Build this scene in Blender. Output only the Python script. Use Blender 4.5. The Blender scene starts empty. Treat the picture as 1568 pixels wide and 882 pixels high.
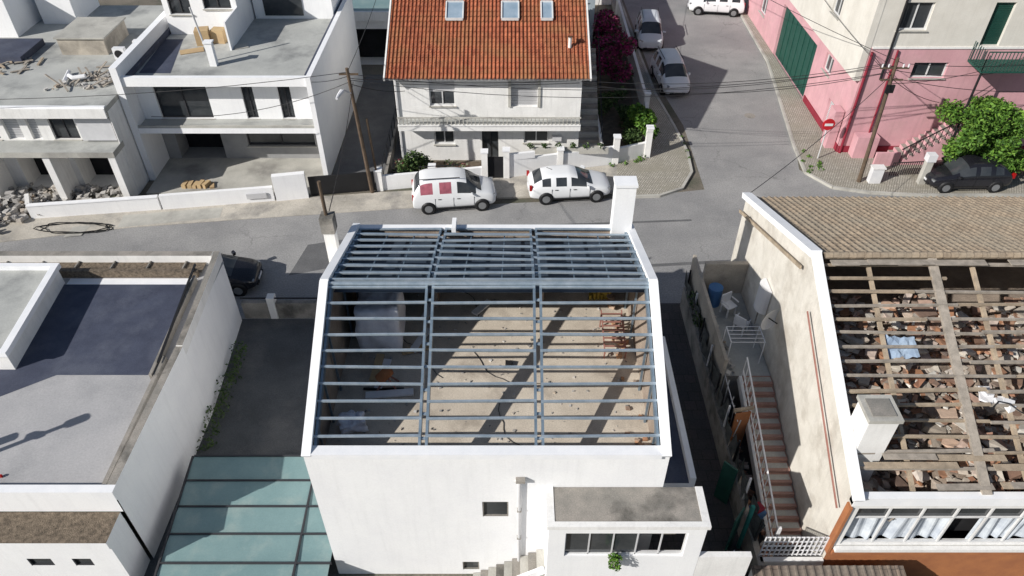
import bpy, math, random
from mathutils import Vector, Matrix, noise
R=random.Random(7)
sc=bpy.context.scene
# ------------------------------------------------------------------ materials
MATS={}
def M(name,c1,c2=None,scale=1.5,rough=.9,bump=.0,bscale=40,metal=0,fine=.12,streak=0,spec=.3,lo=.35,hi=.65,dirt=None,dscale=.5,cracks=0):
    if name in MATS: return MATS[name]
    m=bpy.data.materials.new(name); m.use_nodes=True
    nt=m.node_tree; N=nt.nodes; L=nt.links
    p=N["Principled BSDF"]; p.inputs["Roughness"].default_value=rough; p.inputs["Metallic"].default_value=metal
    p.inputs["Specular IOR Level"].default_value=spec
    tc=N.new("ShaderNodeTexCoord"); src=tc.outputs["Object"]
    def noi(s,d=5,vec=None):
        n=N.new("ShaderNodeTexNoise"); n.inputs["Scale"].default_value=s; n.inputs["Detail"].default_value=d
        n.inputs["Roughness"].default_value=.62
        L.new(vec or src,n.inputs["Vector"]); return n.outputs["Fac"]
    def ramp(f,a,b):
        r=N.new("ShaderNodeMapRange"); r.inputs["From Min"].default_value=a; r.inputs["From Max"].default_value=b
        L.new(f,r.inputs["Value"]); return r.outputs["Result"]
    def mul(f,v):
        mm=N.new("ShaderNodeMath"); mm.operation='MULTIPLY'; L.new(f,mm.inputs[0])
        if isinstance(v,(int,float)): mm.inputs[1].default_value=v
        else: L.new(v,mm.inputs[1])
        return mm.outputs[0]
    def mix(f,a,b,mode='MIX'):
        x=N.new("ShaderNodeMix"); x.data_type='RGBA'; x.blend_type=mode
        if isinstance(f,(int,float)): x.inputs[0].default_value=f
        else: L.new(f,x.inputs[0])
        for i,v in ((6,a),(7,b)):
            if isinstance(v,tuple): x.inputs[i].default_value=(*v[:3],1)
            else: L.new(v,x.inputs[i])
        return x.outputs[2]
    c2=c2 or tuple(v*.8 for v in c1)
    col=mix(ramp(noi(scale),lo,hi),c1,c2)
    if dirt: col=mix(ramp(noi(dscale,8),.5,.68),col,dirt)
    if streak:
        mp=N.new("ShaderNodeMapping"); mp.inputs["Scale"].default_value=(5,5,.35); L.new(src,mp.inputs["Vector"])
        f=ramp(noi(1.3,6,mp.outputs["Vector"]),.5,.8)
        col=mix(mul(f,streak),col,tuple(v*.45 for v in c1))
    if cracks:
        vo=N.new("ShaderNodeTexVoronoi"); vo.feature='DISTANCE_TO_EDGE'; vo.inputs["Scale"].default_value=cracks
        ns=N.new("ShaderNodeTexNoise"); ns.inputs["Scale"].default_value=1.2; ns.inputs["Detail"].default_value=6; L.new(src,ns.inputs["Vector"])
        av=N.new("ShaderNodeVectorMath"); av.operation='MULTIPLY_ADD'; L.new(ns.outputs["Color"],av.inputs[0]); av.inputs[1].default_value=(1.6,1.6,0); L.new(src,av.inputs[2])
        L.new(av.outputs[0],vo.inputs["Vector"])
        f=mul(ramp(vo.outputs["Distance"],.010,.0),ramp(noi(.2,3),.45,.6))
        col=mix(mul(f,.5),col,tuple(v*.35 for v in c1))
    if fine:
        f=ramp(noi(scale*18+8,3),.3,.7)
        g=N.new("ShaderNodeMapRange"); g.inputs["To Min"].default_value=1-fine; g.inputs["To Max"].default_value=1+fine; L.new(f,g.inputs["Value"])
        cc=N.new("ShaderNodeCombineColor")
        for i in range(3): L.new(g.outputs[0],cc.inputs[i])
        col=mix(1.0,col,cc.outputs[0],'MULTIPLY')
    L.new(col,p.inputs["Base Color"])
    if bump:
        b=N.new("ShaderNodeBump"); b.inputs["Strength"].default_value=bump; b.inputs["Distance"].default_value=.05
        L.new(noi(bscale,4),b.inputs["Height"]); L.new(b.outputs[0],p.inputs["Normal"])
    MATS[name]=m; return m
def Misl(name,cols,rough=.8,spec=.2):
    """colour varies per mesh island (leaves, rubble, planks)"""
    m=bpy.data.materials.new(name); m.use_nodes=True; N=m.node_tree.nodes; L=m.node_tree.links
    p=N["Principled BSDF"]; p.inputs["Roughness"].default_value=rough; p.inputs["Specular IOR Level"].default_value=spec
    g=N.new("ShaderNodeNewGeometry"); r=N.new("ShaderNodeValToRGB"); r.color_ramp.interpolation='LINEAR'
    while len(r.color_ramp.elements)<len(cols): r.color_ramp.elements.new(.5)
    for i,c in enumerate(cols):
        e=r.color_ramp.elements[i]; e.position=i/(len(cols)-1); e.color=(*c,1)
    L.new(g.outputs["Random Per Island"],r.inputs[0])
    tc=N.new("ShaderNodeTexCoord"); n=N.new("ShaderNodeTexNoise"); n.inputs["Scale"].default_value=9; n.inputs["Detail"].default_value=4
    L.new(tc.outputs["Object"],n.inputs["Vector"])
    mr=N.new("ShaderNodeMapRange"); mr.inputs["To Min"].default_value=.65; mr.inputs["To Max"].default_value=1.3; L.new(n.outputs["Fac"],mr.inputs[0])
    x=N.new("ShaderNodeVectorMath"); x.operation='SCALE'; L.new(r.outputs[0],x.inputs[0]); L.new(mr.outputs[0],x.inputs["Scale"])
    L.new(x.outputs[0],p.inputs["Base Color"])
    MATS[name]=m; return m
white=M("white_render",(.88,.88,.88),(.83,.83,.84),scale=.8,fine=.03,streak=.13,bump=.06)
white2=M("aged_white_render",(.83,.82,.80),(.74,.73,.71),scale=1.2,fine=.05,streak=.28,bump=.1)
coping=M("white_coping",(.88,.88,.89),(.80,.81,.83),scale=2,fine=.04)
conc=M("weathered_concrete",(.34,.31,.275),(.22,.21,.19),scale=1.2,fine=.18,dirt=(.10,.095,.085),dscale=.9,bump=.2)
concL=M("pale_concrete",(.50,.485,.44),(.39,.38,.345),scale=.9,fine=.1,dirt=(.27,.26,.24),dscale=.5,bump=.15)
terr=M("terrace_screed",(.46,.465,.44),(.37,.375,.36),scale=.6,fine=.08,dirt=(.23,.235,.23),dscale=.45)
membr_and_shade=M("dark_membrane_and_shade",(.068,.078,.115),(.05,.057,.087),scale=1.2,fine=.15,rough=.7,dirt=(.09,.10,.135),dscale=.8)  # roof membrane tone, doubling as painted shade on the left flat roof
gritroof=M("grey_roof_screed",(.45,.44,.44),(.38,.375,.38),scale=.5,fine=.1,dirt=(.31,.31,.315),dscale=.35)
gravel=M("brown_gravel",(.24,.19,.14),(.10,.08,.06),scale=9,fine=.5,bump=.8,bscale=30)
asph=M("asphalt",(.30,.295,.29),(.24,.238,.238),scale=.35,fine=.2,dirt=(.35,.343,.335),dscale=.22,bump=.2,bscale=60,rough=.85,cracks=.2)
asph2=M("asphalt_patch",(.15,.15,.152),(.115,.115,.118),scale=1,fine=.25,bump=.2)
dust=M("dusty_concrete_strip",(.54,.50,.435),(.40,.37,.32),scale=.5,fine=.15,dirt=(.28,.265,.245),dscale=.6,bump=.15,cracks=.35)
ground_m=M("earth_ground",(.20,.175,.14),(.12,.11,.09),scale=.3,fine=.3,dirt=(.08,.09,.06),dscale=.3,bump=.3)
yard_m=M("shaded_yard_paving",(.10,.105,.11),(.07,.073,.078),scale=.7,fine=.2,dirt=(.13,.13,.13))  # courtyard shade is worked into this darkened paving colour
glass=M("window_glass",(.03,.035,.04),(.06,.065,.07),scale=.8,rough=.08,fine=0,spec=.6)
void=M("dark_interior",(.012,.012,.014),(.02,.02,.022),fine=0)
frame=M("white_window_frame",(.7,.7,.7),fine=.02)
dframe=M("dark_window_frame",(.05,.05,.055),fine=.02,rough=.5)
shut=M("roller_shutter",(.60,.60,.61),(.53,.53,.54),scale=2,fine=.04,rough=.6)
steel=M("galvanised_steel",(.24,.31,.38),(.16,.22,.28),scale=3,rough=.42,metal=.5,fine=.1,spec=.5)
steelL=M("galvanised_steel_light",(.50,.57,.63),(.35,.43,.50),scale=3,rough=.4,metal=.45,fine=.1,spec=.5)
screed=M("attic_floor_screed",(.62,.55,.46),(.49,.43,.355),scale=.9,fine=.15,dirt=(.36,.31,.255),dscale=.7,bump=.2)
inner=M("rough_inner_render",(.38,.31,.25),(.25,.20,.165),scale=1.5,fine=.2,bump=.4,bscale=20)
sarking=M("sarking_felt",(.05,.07,.10),(.035,.05,.075),scale=2,fine=.15,rough=.6)
wood=M("old_timber",(.46,.37,.27),(.29,.235,.175),scale=3,fine=.25,bump=.2)
woodD=M("grey_timber",(.41,.36,.305),(.26,.23,.195),scale=4,fine=.25)
polew=M("pole_timber",(.14,.10,.07),(.09,.065,.045),scale=4,fine=.25)
pink=M("pink_render",(.66,.38,.41),(.57,.315,.345),scale=.8,fine=.05,streak=.3,dirt=(.55,.33,.34),dscale=.6)
cream=M("cream_render",(.72,.69,.63),(.63,.60,.54),scale=.8,fine=.05,streak=.2)
redp=M("dark_red_paint",(.28,.03,.05),fine=.1)
greenp=M("green_paint",(.02,.085,.065),(.015,.065,.05),scale=2,fine=.1,rough=.5)
greenglass=M("green_roof_panel",(.21,.31,.31),(.17,.265,.27),scale=.7,rough=.35,fine=.06,dirt=(.25,.33,.32),dscale=1.2,spec=.5)
black=M("black_metal",(.02,.02,.022),fine=.05,rough=.5)
rubber=M("tyre_rubber",(.015,.015,.016),fine=.1)
rim=M("wheel_rim",(.35,.36,.37),rough=.35,metal=.6,fine=0)
cpw=M("white_car_paint",(.80,.81,.82),(.76,.77,.78),rough=.25,fine=0,spec=.5)
cps=M("silver_paint",(.66,.69,.72),(.6,.63,.66),rough=.3,fine=0)
cpb=M("black_car_paint",(.012,.012,.016),(.016,.016,.02),rough=.18,fine=0,spec=.6)
plast=M("white_plastic",(.76,.76,.77),(.66,.66,.68),fine=.03,rough=.5)
redl=M("red_lamp",(.4,.01,.01),rough=.3,fine=0)
rack=M("primer_red_steel",(.36,.18,.15),(.28,.13,.10),fine=.1,rough=.7)
orange=M("orange_trim",(.42,.17,.07),(.33,.13,.06),fine=.1)
pinkglass=M("pink_window_film",(.45,.14,.18),(.28,.09,.12),rough=.25,fine=0,scale=3)
card=M("cardboard",(.52,.38,.21),(.44,.31,.18),fine=.1)
blue=M("blue_tarp",(.06,.16,.34),(.05,.12,.27),fine=.1,rough=.5)
bagm=M("big_bag_fabric",(.90,.89,.93),(.78,.77,.82),scale=3,fine=.06,bump=.4,bscale=8)
signred=M("sign_red",(.55,.02,.03),fine=0,rough=.4)
sidew=M("beige_side_render",(.72,.685,.62),(.61,.575,.51),scale=1.3,fine=.1,dirt=(.46,.42,.36),dscale=.7,bump=.15,streak=.3)
copper=M("bare_earth_wall",(.48,.43,.36),(.38,.34,.29),scale=1.3,fine=.15,dirt=(.26,.235,.2),dscale=.8)
soil=M("garden_soil",(.17,.13,.095),(.10,.08,.055),scale=3,fine=.4,bump=.6)
bgrey=M("blue_grey_render",(.36,.42,.46),fine=.05)
rub=Misl("mixed_rubble",[(.12,.10,.09),(.40,.20,.11),(.54,.49,.42),(.27,.23,.19),(.64,.62,.57),(.38,.19,.12),(.19,.155,.13)])
rubg=Misl("grey_rubble",[(.30,.285,.26),(.50,.48,.46),(.18,.17,.16),(.6,.58,.55),(.34,.27,.2)])
brickm=Misl("brick_pile",[(.36,.18,.11),(.45,.27,.16),(.48,.42,.36),(.26,.14,.09),(.30,.26,.22)])
leaf=Misl("leaves",[(.03,.07,.014),(.07,.16,.025),(.14,.27,.04),(.05,.11,.02),(.20,.34,.05)],rough=.6)
leafD=Misl("shrub_leaves",[(.02,.045,.015),(.06,.10,.03),(.10,.15,.05),(.03,.06,.02)],rough=.6)
boug=Misl("bougainvillea_bracts",[(.16,.012,.07),(.34,.03,.14),(.06,.04,.03),(.45,.04,.19),(.03,.05,.02),(.06,.09,.03)],rough=.6)
flow=Misl("garden_flowers",[(.06,.10,.035),(.12,.17,.06),(.55,.5,.45),(.05,.08,.03),(.30,.07,.1),(.05,.08,.025),(.09,.13,.04)],rough=.6)

def brickmat(name,c1,c2,c3,rw,bh,mortar,msize=.02,rot=None,bump=.3,rough=.9):
    m=bpy.data.materials.new(name); m.use_nodes=True; N=m.node_tree.nodes; L=m.node_tree.links
    p=N["Principled BSDF"]; p.inputs["Roughness"].default_value=rough; p.inputs["Specular IOR Level"].default_value=.2
    tc=N.new("ShaderNodeTexCoord"); b=N.new("ShaderNodeTexBrick")
    b.inputs["Scale"].default_value=1; b.inputs["Brick Width"].default_value=rw; b.inputs["Row Height"].default_value=bh
    b.inputs["Mortar Size"].default_value=msize; b.inputs["Color1"].default_value=(*c1,1); b.inputs["Color2"].default_value=(*c2,1)
    b.inputs["Mortar"].default_value=(*mortar,1)
    if rot=='v': b.offset=0
    L.new(tc.outputs["Object"],b.inputs["Vector"])
    n=N.new("ShaderNodeTexNoise"); n.inputs["Scale"].default_value=.9; n.inputs["Detail"].default_value=8; L.new(tc.outputs["Object"],n.inputs["Vector"])
    mr=N.new("ShaderNodeMapRange"); mr.inputs["From Min"].default_value=.42; mr.inputs["From Max"].default_value=.72; L.new(n.outputs["Fac"],mr.inputs[0])
    x=N.new("ShaderNodeMix"); x.data_type='RGBA'; L.new(mr.outputs[0],x.inputs[0]); L.new(b.outputs["Color"],x.inputs[6]); x.inputs[7].default_value=(*c3,1)
    n2=N.new("ShaderNodeTexNoise"); n2.inputs["Scale"].default_value=14; n2.inputs["Detail"].default_value=5; L.new(tc.outputs["Object"],n2.inputs["Vector"])
    m2=N.new("ShaderNodeMapRange"); m2.inputs["To Min"].default_value=.6; m2.inputs["To Max"].default_value=1.4; L.new(n2.outputs["Fac"],m2.inputs[0])
    v=N.new("ShaderNodeVectorMath"); v.operation='SCALE'; L.new(x.outputs[2],v.inputs[0]); L.new(m2.outputs[0],v.inputs["Scale"])
    L.new(v.outputs[0],p.inputs["Base Color"])
    if bump:
        bb=N.new("ShaderNodeBump"); bb.inputs["Strength"].default_value=bump; bb.inputs["Distance"].default_value=.03
        L.new(b.outputs["Fac"],bb.inputs["Height"]); bb.invert=True; L.new(bb.outputs[0],p.inputs["Normal"])
    MATS[name]=m; return m
tile=brickmat("clay_roof_tiles",(.46,.155,.08),(.29,.09,.05),(.31,.145,.07),.21,.34,(.11,.05,.03),.012,bump=0,rot='v')
tileB=brickmat("old_brown_tiles",(.39,.31,.225),(.29,.23,.17),(.31,.265,.205),.24,.30,(.18,.14,.105),.012,bump=0,rot='v')
tileG=brickmat("grey_brown_tiles",(.20,.15,.115),(.13,.10,.085),(.18,.155,.13),.24,.30,(.06,.05,.04),.012,bump=0,rot='v')
cobble=brickmat("cobble_paving",(.52,.49,.42),(.40,.375,.325),(.29,.27,.22),.13,.13,(.18,.165,.14),.018)
yardtile=brickmat("yard_tiles",(.10,.085,.08),(.075,.07,.068),(.085,.08,.078),.45,.45,(.05,.048,.045),.012)  # tile colour kept dark to carry the alley's shade
treadm=M("red_stair_tread",(.42,.26,.21),(.33,.19,.155),fine=.15)

# ------------------------------------------------------------------ mesh builder
class B:
    def __init__(s,name): s.name=name; s.parts={}; s.cur=None; s.part("body")
    def part(s,n):
        if n not in s.parts: s.parts[n]=([],[],[],[])
        s.cur=n; return s
    def _mi(s,m):
        ms=s.parts[s.cur][3]
        if m not in ms: ms.append(m)
        return ms.index(m)
    def raw(s,vs,fs,m):
        V,F,I,_=s.parts[s.cur]; o=len(V); V.extend([tuple(v) for v in vs]); mi=s._mi(m)
        for f in fs: F.append(tuple(i+o for i in f)); I.append(mi)
    def quad(s,a,b,c,d,m): s.raw([a,b,c,d],[(0,1,2,3)],m)
    def poly(s,pts,z,m): s.raw([(x,y,z) for x,y in pts],[tuple(range(len(pts)))],m)
    def box(s,x0,x1,y0,y1,z0,z1,m,rot=0,top=None):
        if x0>x1:x0,x1=x1,x0
        if y0>y1:y0,y1=y1,y0
        v=[(x,y,z) for z in (z0,z1) for x,y in ((x0,y0),(x1,y0),(x1,y1),(x0,y1))]
        if rot:
            cx,cy=(x0+x1)/2,(y0+y1)/2; ca,sa=math.cos(rot),math.sin(rot)
            v=[(cx+(x-cx)*ca-(y-cy)*sa,cy+(x-cx)*sa+(y-cy)*ca,z) for x,y,z in v]
        s.raw(v,[(3,2,1,0),(0,1,5,4),(1,2,6,5),(2,3,7,6),(3,0,4,7)],m); s.raw(v[4:],[(0,1,2,3)],top or m)
    def ext(s,pts,z0,z1,m,top=None):
        n=len(pts)
        ar=sum(pts[i][0]*pts[(i+1)%n][1]-pts[(i+1)%n][0]*pts[i][1] for i in range(n))
        if ar<0: pts=pts[::-1]
        v=[(x,y,z0) for x,y in pts]+[(x,y,z1) for x,y in pts]
        s.raw(v,[(i,(i+1)%n,n+(i+1)%n,n+i) for i in range(n)],m); s.raw(v[n:],[tuple(range(n))],top or m)
    def beam(s,p,q,w,h,m,up=(0,0,1)):
        p,q=Vector(p),Vector(q); d=(q-p)
        if d.length<1e-6: return
        d.normalize(); u=Vector(up)
        if abs(d.dot(u))>.99: u=Vector((0,1,0))
        sd=d.cross(u).normalized(); u=sd.cross(d).normalized()
        v=[]
        for e in (p,q):
            for a,b in ((-1,-1),(1,-1),(1,1),(-1,1)): v.append(e+sd*a*w/2+u*b*h/2)
        s.raw(v,[(0,1,2,3)[::-1],(4,5,6,7),(0,1,5,4),(1,2,6,5),(2,3,7,6),(3,0,4,7)],m)
    def tube(s,pts,r,m,n=8,r2=None,cap=True):
        pts=[Vector(p) for p in pts]; k=len(pts); v=[]; 
        for i,p in enumerate(pts):
            d=(pts[min(i+1,k-1)]-pts[max(i-1,0)]).normalized(); u=Vector((0,0,1)) if abs(d.z)<.95 else Vector((1,0,0))
            a=d.cross(u).normalized(); b=a.cross(d); rr=r if r2 is None else r+(r2-r)*i/(k-1)
            for j in range(n):
                t=2*math.pi*j/n; v.append(p+a*math.cos(t)*rr+b*math.sin(t)*rr)
        f=[(i*n+j,i*n+(j+1)%n,(i+1)*n+(j+1)%n,(i+1)*n+j) for i in range(k-1) for j in range(n)]
        if cap: f+= [tuple(range(n)),tuple(range((k-1)*n,k*n))]
        s.raw(v,f,m)
    def chunk(s,c,r,m,flat=1.0):
        """irregular stone / debris piece"""
        v=[]
        a=R.uniform(0,6.28); ca,sa=math.cos(a),math.sin(a)
        sx,sy,sz=r*R.uniform(.6,1.5),r*R.uniform(.5,1.1),r*R.uniform(.35,.8)*flat
        for z in (-1,1):
            for x,y in ((-1,-1),(1,-1),(1,1),(-1,1)):
                X=x*sx*R.uniform(.6,1.1);Y=y*sy*R.uniform(.6,1.1);Z=z*sz*R.uniform(.6,1.1)+X*R.uniform(-.25,.25)
                v.append((c[0]+X*ca-Y*sa,c[1]+X*sa+Y*ca,c[2]+Z))
        s.raw(v,[(3,2,1,0),(0,1,5,4),(1,2,6,5),(2,3,7,6),(3,0,4,7),(4,5,6,7)],m)
    def wall(s,P0,P1,z0,z1,ops,m,depth=.18,void_d=1.2):
        """rendered wall from P0 to P1 (left to right seen from outside) with real openings"""
        p0=Vector((*P0,0)); p1=Vector((*P1,0)); Ln=(p1-p0).length; u=(p1-p0)/Ln; n=Vector((u.y,-u.x,0))
        us=sorted({0,Ln,*[o[0] for o in ops],*[o[1] for o in ops]}); zs=sorted({z0,z1,*[o[2] for o in ops],*[o[3] for o in ops]})
        P=lambda a,z,d=0: p0+u*a-n*d+Vector((0,0,z))
        for i in range(len(us)-1):
            for j in range(len(zs)-1):
                a=(us[i]+us[i+1])/2;b=(zs[j]+zs[j+1])/2
                if any(o[0]<a<o[1] and o[2]<b<o[3] for o in ops): continue
                s.quad(P(us[i],zs[j]),P(us[i+1],zs[j]),P(us[i+1],zs[j+1]),P(us[i],zs[j+1]),m)
        for o in ops:
            a,b,c,d,k=o[:5]; small=(d-c)<.9 and (b-a)<1.0
            dp=void_d if k=='d' else (.07 if small else depth)
            for q in ((P(a,c),P(a,d),P(a,d,dp),P(a,c,dp)),(P(b,c),P(b,c,dp),P(b,d,dp),P(b,d)),(P(a,d),P(b,d),P(b,d,dp),P(a,d,dp)),(P(a,c),P(a,c,dp),P(b,c,dp),P(b,c))):
                s.quad(*q,m)
            if k=='n': continue
            if k=='d': s.quad(P(a,c,dp),P(b,c,dp),P(b,d,dp),P(a,d,dp),void); continue
            if k=='s':
                nn=max(3,int((d-c)/.09)); 
                for i in range(nn):
                    za=c+(d-c)*i/nn; zb=c+(d-c)*(i+1)/nn
                    s.quad(P(a,za,dp),P(b,za,dp),P(b,zb,dp-.02),P(a,zb,dp-.02),o[5] if len(o)>5 else shut)
                continue
            if k=='g':
                s.quad(P(a,c,dp),P(b,c,dp),P(b,d,dp),P(a,d,dp),greenp)
                for i in range(1,8):
                    x=a+(b-a)*i/8; s.beam(P(x,c+.02,dp-.02),P(x,d-.02,dp-.02),.05,.04,greenp,up=tuple(n))
                continue
            fr=o[5] if len(o)>5 else frame
            if k=='ws':
                zm=c+(d-c)*.5; s.quad(P(a,zm,dp-.06),P(b,zm,dp-.06),P(b,d,dp-.06),P(a,d,dp-.06),shut)
                s.quad(P(a,zm,dp-.06),P(b,zm,dp-.06),P(b,zm,dp),P(a,zm,dp),shut)
            s.quad(P(a,c,dp),P(b,c,dp),P(b,d,dp),P(a,d,dp),glass)
            w=.03 if small else .06; e=w/2+.004
            qs=[(P(a+e,c,dp-.03),P(a+e,d,dp-.03)),(P(b-e,c,dp-.03),P(b-e,d,dp-.03)),(P(a+w,c+e,dp-.03),P(b-w,c+e,dp-.03)),(P(a+w,d-e,dp-.03),P(b-w,d-e,dp-.03))]
            if not small: qs.append((P((a+b)/2,c+w,dp-.03),P((a+b)/2,d-w,dp-.03)))
            for q in qs: s.beam(q[0],q[1],w,.05,fr,up=tuple(n))
            if not small:
                s.beam(P(a-.06,c-.03,-.03),P(b+.06,c-.03,-.03),.12,.05,concL)
    def tiles(s,O,U,V,col,row,amp,m):
        O,U,V=Vector(O),Vector(U),Vector(V); nrm=U.cross(V).normalized()
        if nrm.z<0: nrm=-nrm
        nc=max(1,round(U.length/col)); nr=max(1,round(V.length/row)); k=6
        prof=[max(math.sin(2*math.pi*i/k),-.35) for i in range(k)]
        vs=[];fs=[]; W=nc*k+1
        for r in range(nr):
            for e in (0,1):
                for i in range(W):
                    c=i//k
                    jit=noise.noise(Vector((c*3.1,r*7.7,O.x)))*.45*amp
                    h=amp*prof[i%k]+ (amp*.9 if e==0 else 0)+jit*(1 if e==0 else .5)
                    vs.append(O+U*(i/(W-1))+V*((r+e*1.0)/nr)+nrm*h - (V.normalized()*(.02+jit*.8)*(1-e)))
        for r in range(nr):
            b=r*2*W
            for i in range(W-1):
                fs.append((b+i,b+i+1,b+W+i+1,b+W+i))
                if r>0: fs.append((b-W+i,b-W+i+1,b+i+1,b+i))
        s.raw(vs,fs,m)
    def done(s,smooth=(),loc=None,rot=0,sub=None):
        parts={k:v for k,v in s.parts.items() if v[0]}
        par=None
        if len(parts)>1:
            par=bpy.data.objects.new(s.name,None); sc.collection.objects.link(par)
        for k,(V,F,I,ms) in parts.items():
            me=bpy.data.meshes.new(k if par else s.name); me.from_pydata([tuple(v) for v in V],[],F)
            for m in ms: me.materials.append(m)
            me.polygons.foreach_set("material_index",I)
            if k in smooth: me.polygons.foreach_set("use_smooth",[True]*len(F))
            me.update()
            o=bpy.data.objects.new(k if par else s.name,me); sc.collection.objects.link(o)
            if par: o.parent=par
            if sub and k in sub:
                md=o.modifiers.new("Subdivision",'SUBSURF'); md.levels=sub[k]; md.render_levels=sub[k]
            last=o
        top=par or last
        if loc: top.location=loc
        top.rotation_euler[2]=rot
        return top
def foliage(b,blobs,n,size,m):
    """leaf-sized faces scattered through the clumps"""
    tot=sum(r[3]**2.4 for r in blobs)
    vs=[];fs=[]
    for (x,y,z,r) in blobs:
        k=int(n*r**2.4/tot)
        for _ in range(k):
            d=Vector((R.gauss(0,1),R.gauss(0,1),R.gauss(0,1))).normalized()*r*(R.random()**.45)
            d.z*=.8
            if noise.noise((Vector((x,y,z))+d)*2.3/max(r,.5))<-.18: continue
            c=Vector((x,y,z))+d
            if c.z<.03: continue
            a=Vector((R.gauss(0,1),R.gauss(0,1),R.gauss(0,.6))).normalized(); t=a.cross(Vector((R.gauss(0,1),R.gauss(0,1),R.gauss(0,1)))).normalized()
            sz=size*R.uniform(.6,1.4); o=len(vs)
            vs+= [c-a*sz,c+t*sz*.5,c+a*sz,c-t*sz*.5]; fs.append((o,o+1,o+2,o+3))
    b.raw(vs,fs,m)
def lerp(a,b,t): return tuple(x+(y-x)*t for x,y in zip(a,b))

# ------------------------------------------------------------------ ground, roads, pavements
b=B("ground"); b.poly([(-600,-600),(600,-600),(600,600),(-600,600)],0,ground_m); b.done()
b=B("street_road")
b.poly([(-80,20.2),(-80,21),(-30,27.2),(-24.6,28.4),(-18.8,29.6),(-12.6,30.4),(-5,31.3),(5.6,32.2),(10.2,33),(10.3,40),(9.4,47),(9.1,62),(9,110),(18.6,110),(18.0,58),(17.6,49),(16.3,37.4),(15.8,35),(16.9,33.1),(21.4,32.3),(80,32.2),(80,20.2)],.004,asph)
b.poly([(-10.2,25.9),(-9.8,28.2),(-8.2,28.6),(-7.9,27.1),(-6.9,26.9)],.008,asph2)
b.poly([(5,26.4),(5.1,26.6),(20,27.9),(20,27.6)],.008,asph2)
b.poly([(-4,29.3),(-3.9,29.5),(9,30.3),(9,30.15)],.008,asph2)
b.done()
b=B("manhole_cover"); b.tube([(12.2,30.2,.0),(12.2,30.2,.014)],.33,conc,n=20); b.done()
b=B("manhole_cover"); b.tube([(14.6,41.2,.0),(14.6,41.2,.014)],.33,conc,n=20); b.done()
b=B("roadside_concrete_strip")
b.ext([(-60,26),(-30,27.4),(-24.6,28.4),(-18.8,29.6),(-12.6,30.4),(-5,31.3),(-5,32.9),(-7,32.7),(-11,32.2),(-24.2,30.4),(-60,27.5)],-.1,.035,dust)
b.ext([(-5,31.75),(5.6,32.6),(5.8,35.4),(-5,33.2)],-.1,.10,dust)
b.poly([(-21.8,28.75),(-21.7,29.6),(-20.9,29.75),(-21.0,28.9)],.041,concL)
b.poly([(-19.5,29.55),(-19.6,30.6),(-14.8,31.3),(-14.7,30.4)],.041,concL)
b.done()
b=B("corner_pavement")
cor=[(5.6,32.2),(7.7,32.3),(9.0,33),(9.8,34.6),(9.95,36.7),(9.7,39.8),(9.2,44),(9.0,50),(8.8,62),(8.0,62),(8.0,42),(7.4,36.3),(5.8,35.6)]
b.part("paving").ext(cor,-.1,.12,cobble)
b.part("kerb")
for i in range(8): b.beam((*cor[i],.07),(*cor[i+1],.07),.14,.14,concL)
b.done()
b=B("corner_pavement")
cor=[(80,32.3),(21.4,32.35),(18.8,32.6),(17.0,33.1),(16.0,34.6),(16.2,37.4),(17.2,45),(17.7,49),(18.0,62),(18.39,62),(18.39,36.69),(80,36.69)]
b.part("paving").ext(cor,-.1,.12,cobble)
b.part("kerb")
for i in range(8): b.beam((*cor[i],.075),(*cor[i+1],.075),.14,.14,concL)
b.done()
def weeds(name,pts,n,m=leafD,size=.06):
    b=B(name); foliage(b,pts,n,size,m); return b.done()
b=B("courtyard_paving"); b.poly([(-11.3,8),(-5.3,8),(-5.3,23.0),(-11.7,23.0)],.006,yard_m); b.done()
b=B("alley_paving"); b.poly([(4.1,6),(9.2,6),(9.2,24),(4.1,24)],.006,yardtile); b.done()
b=B("courtyard_wall")
b.part("wall").box(-11.4,-10.3,23.05,23.25,0,.85,conc); b.box(-9.95,-5.0,23.05,23.25,0,.85,conc)
b.part("pillar").box(-10.28,-9.97,23.0,23.35,0,1.15,white2)
b.part("rail"); b.beam((-11.4,23.15,1.05),(-5,23.15,1.05),.05,.05,black)
b.done()

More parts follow.
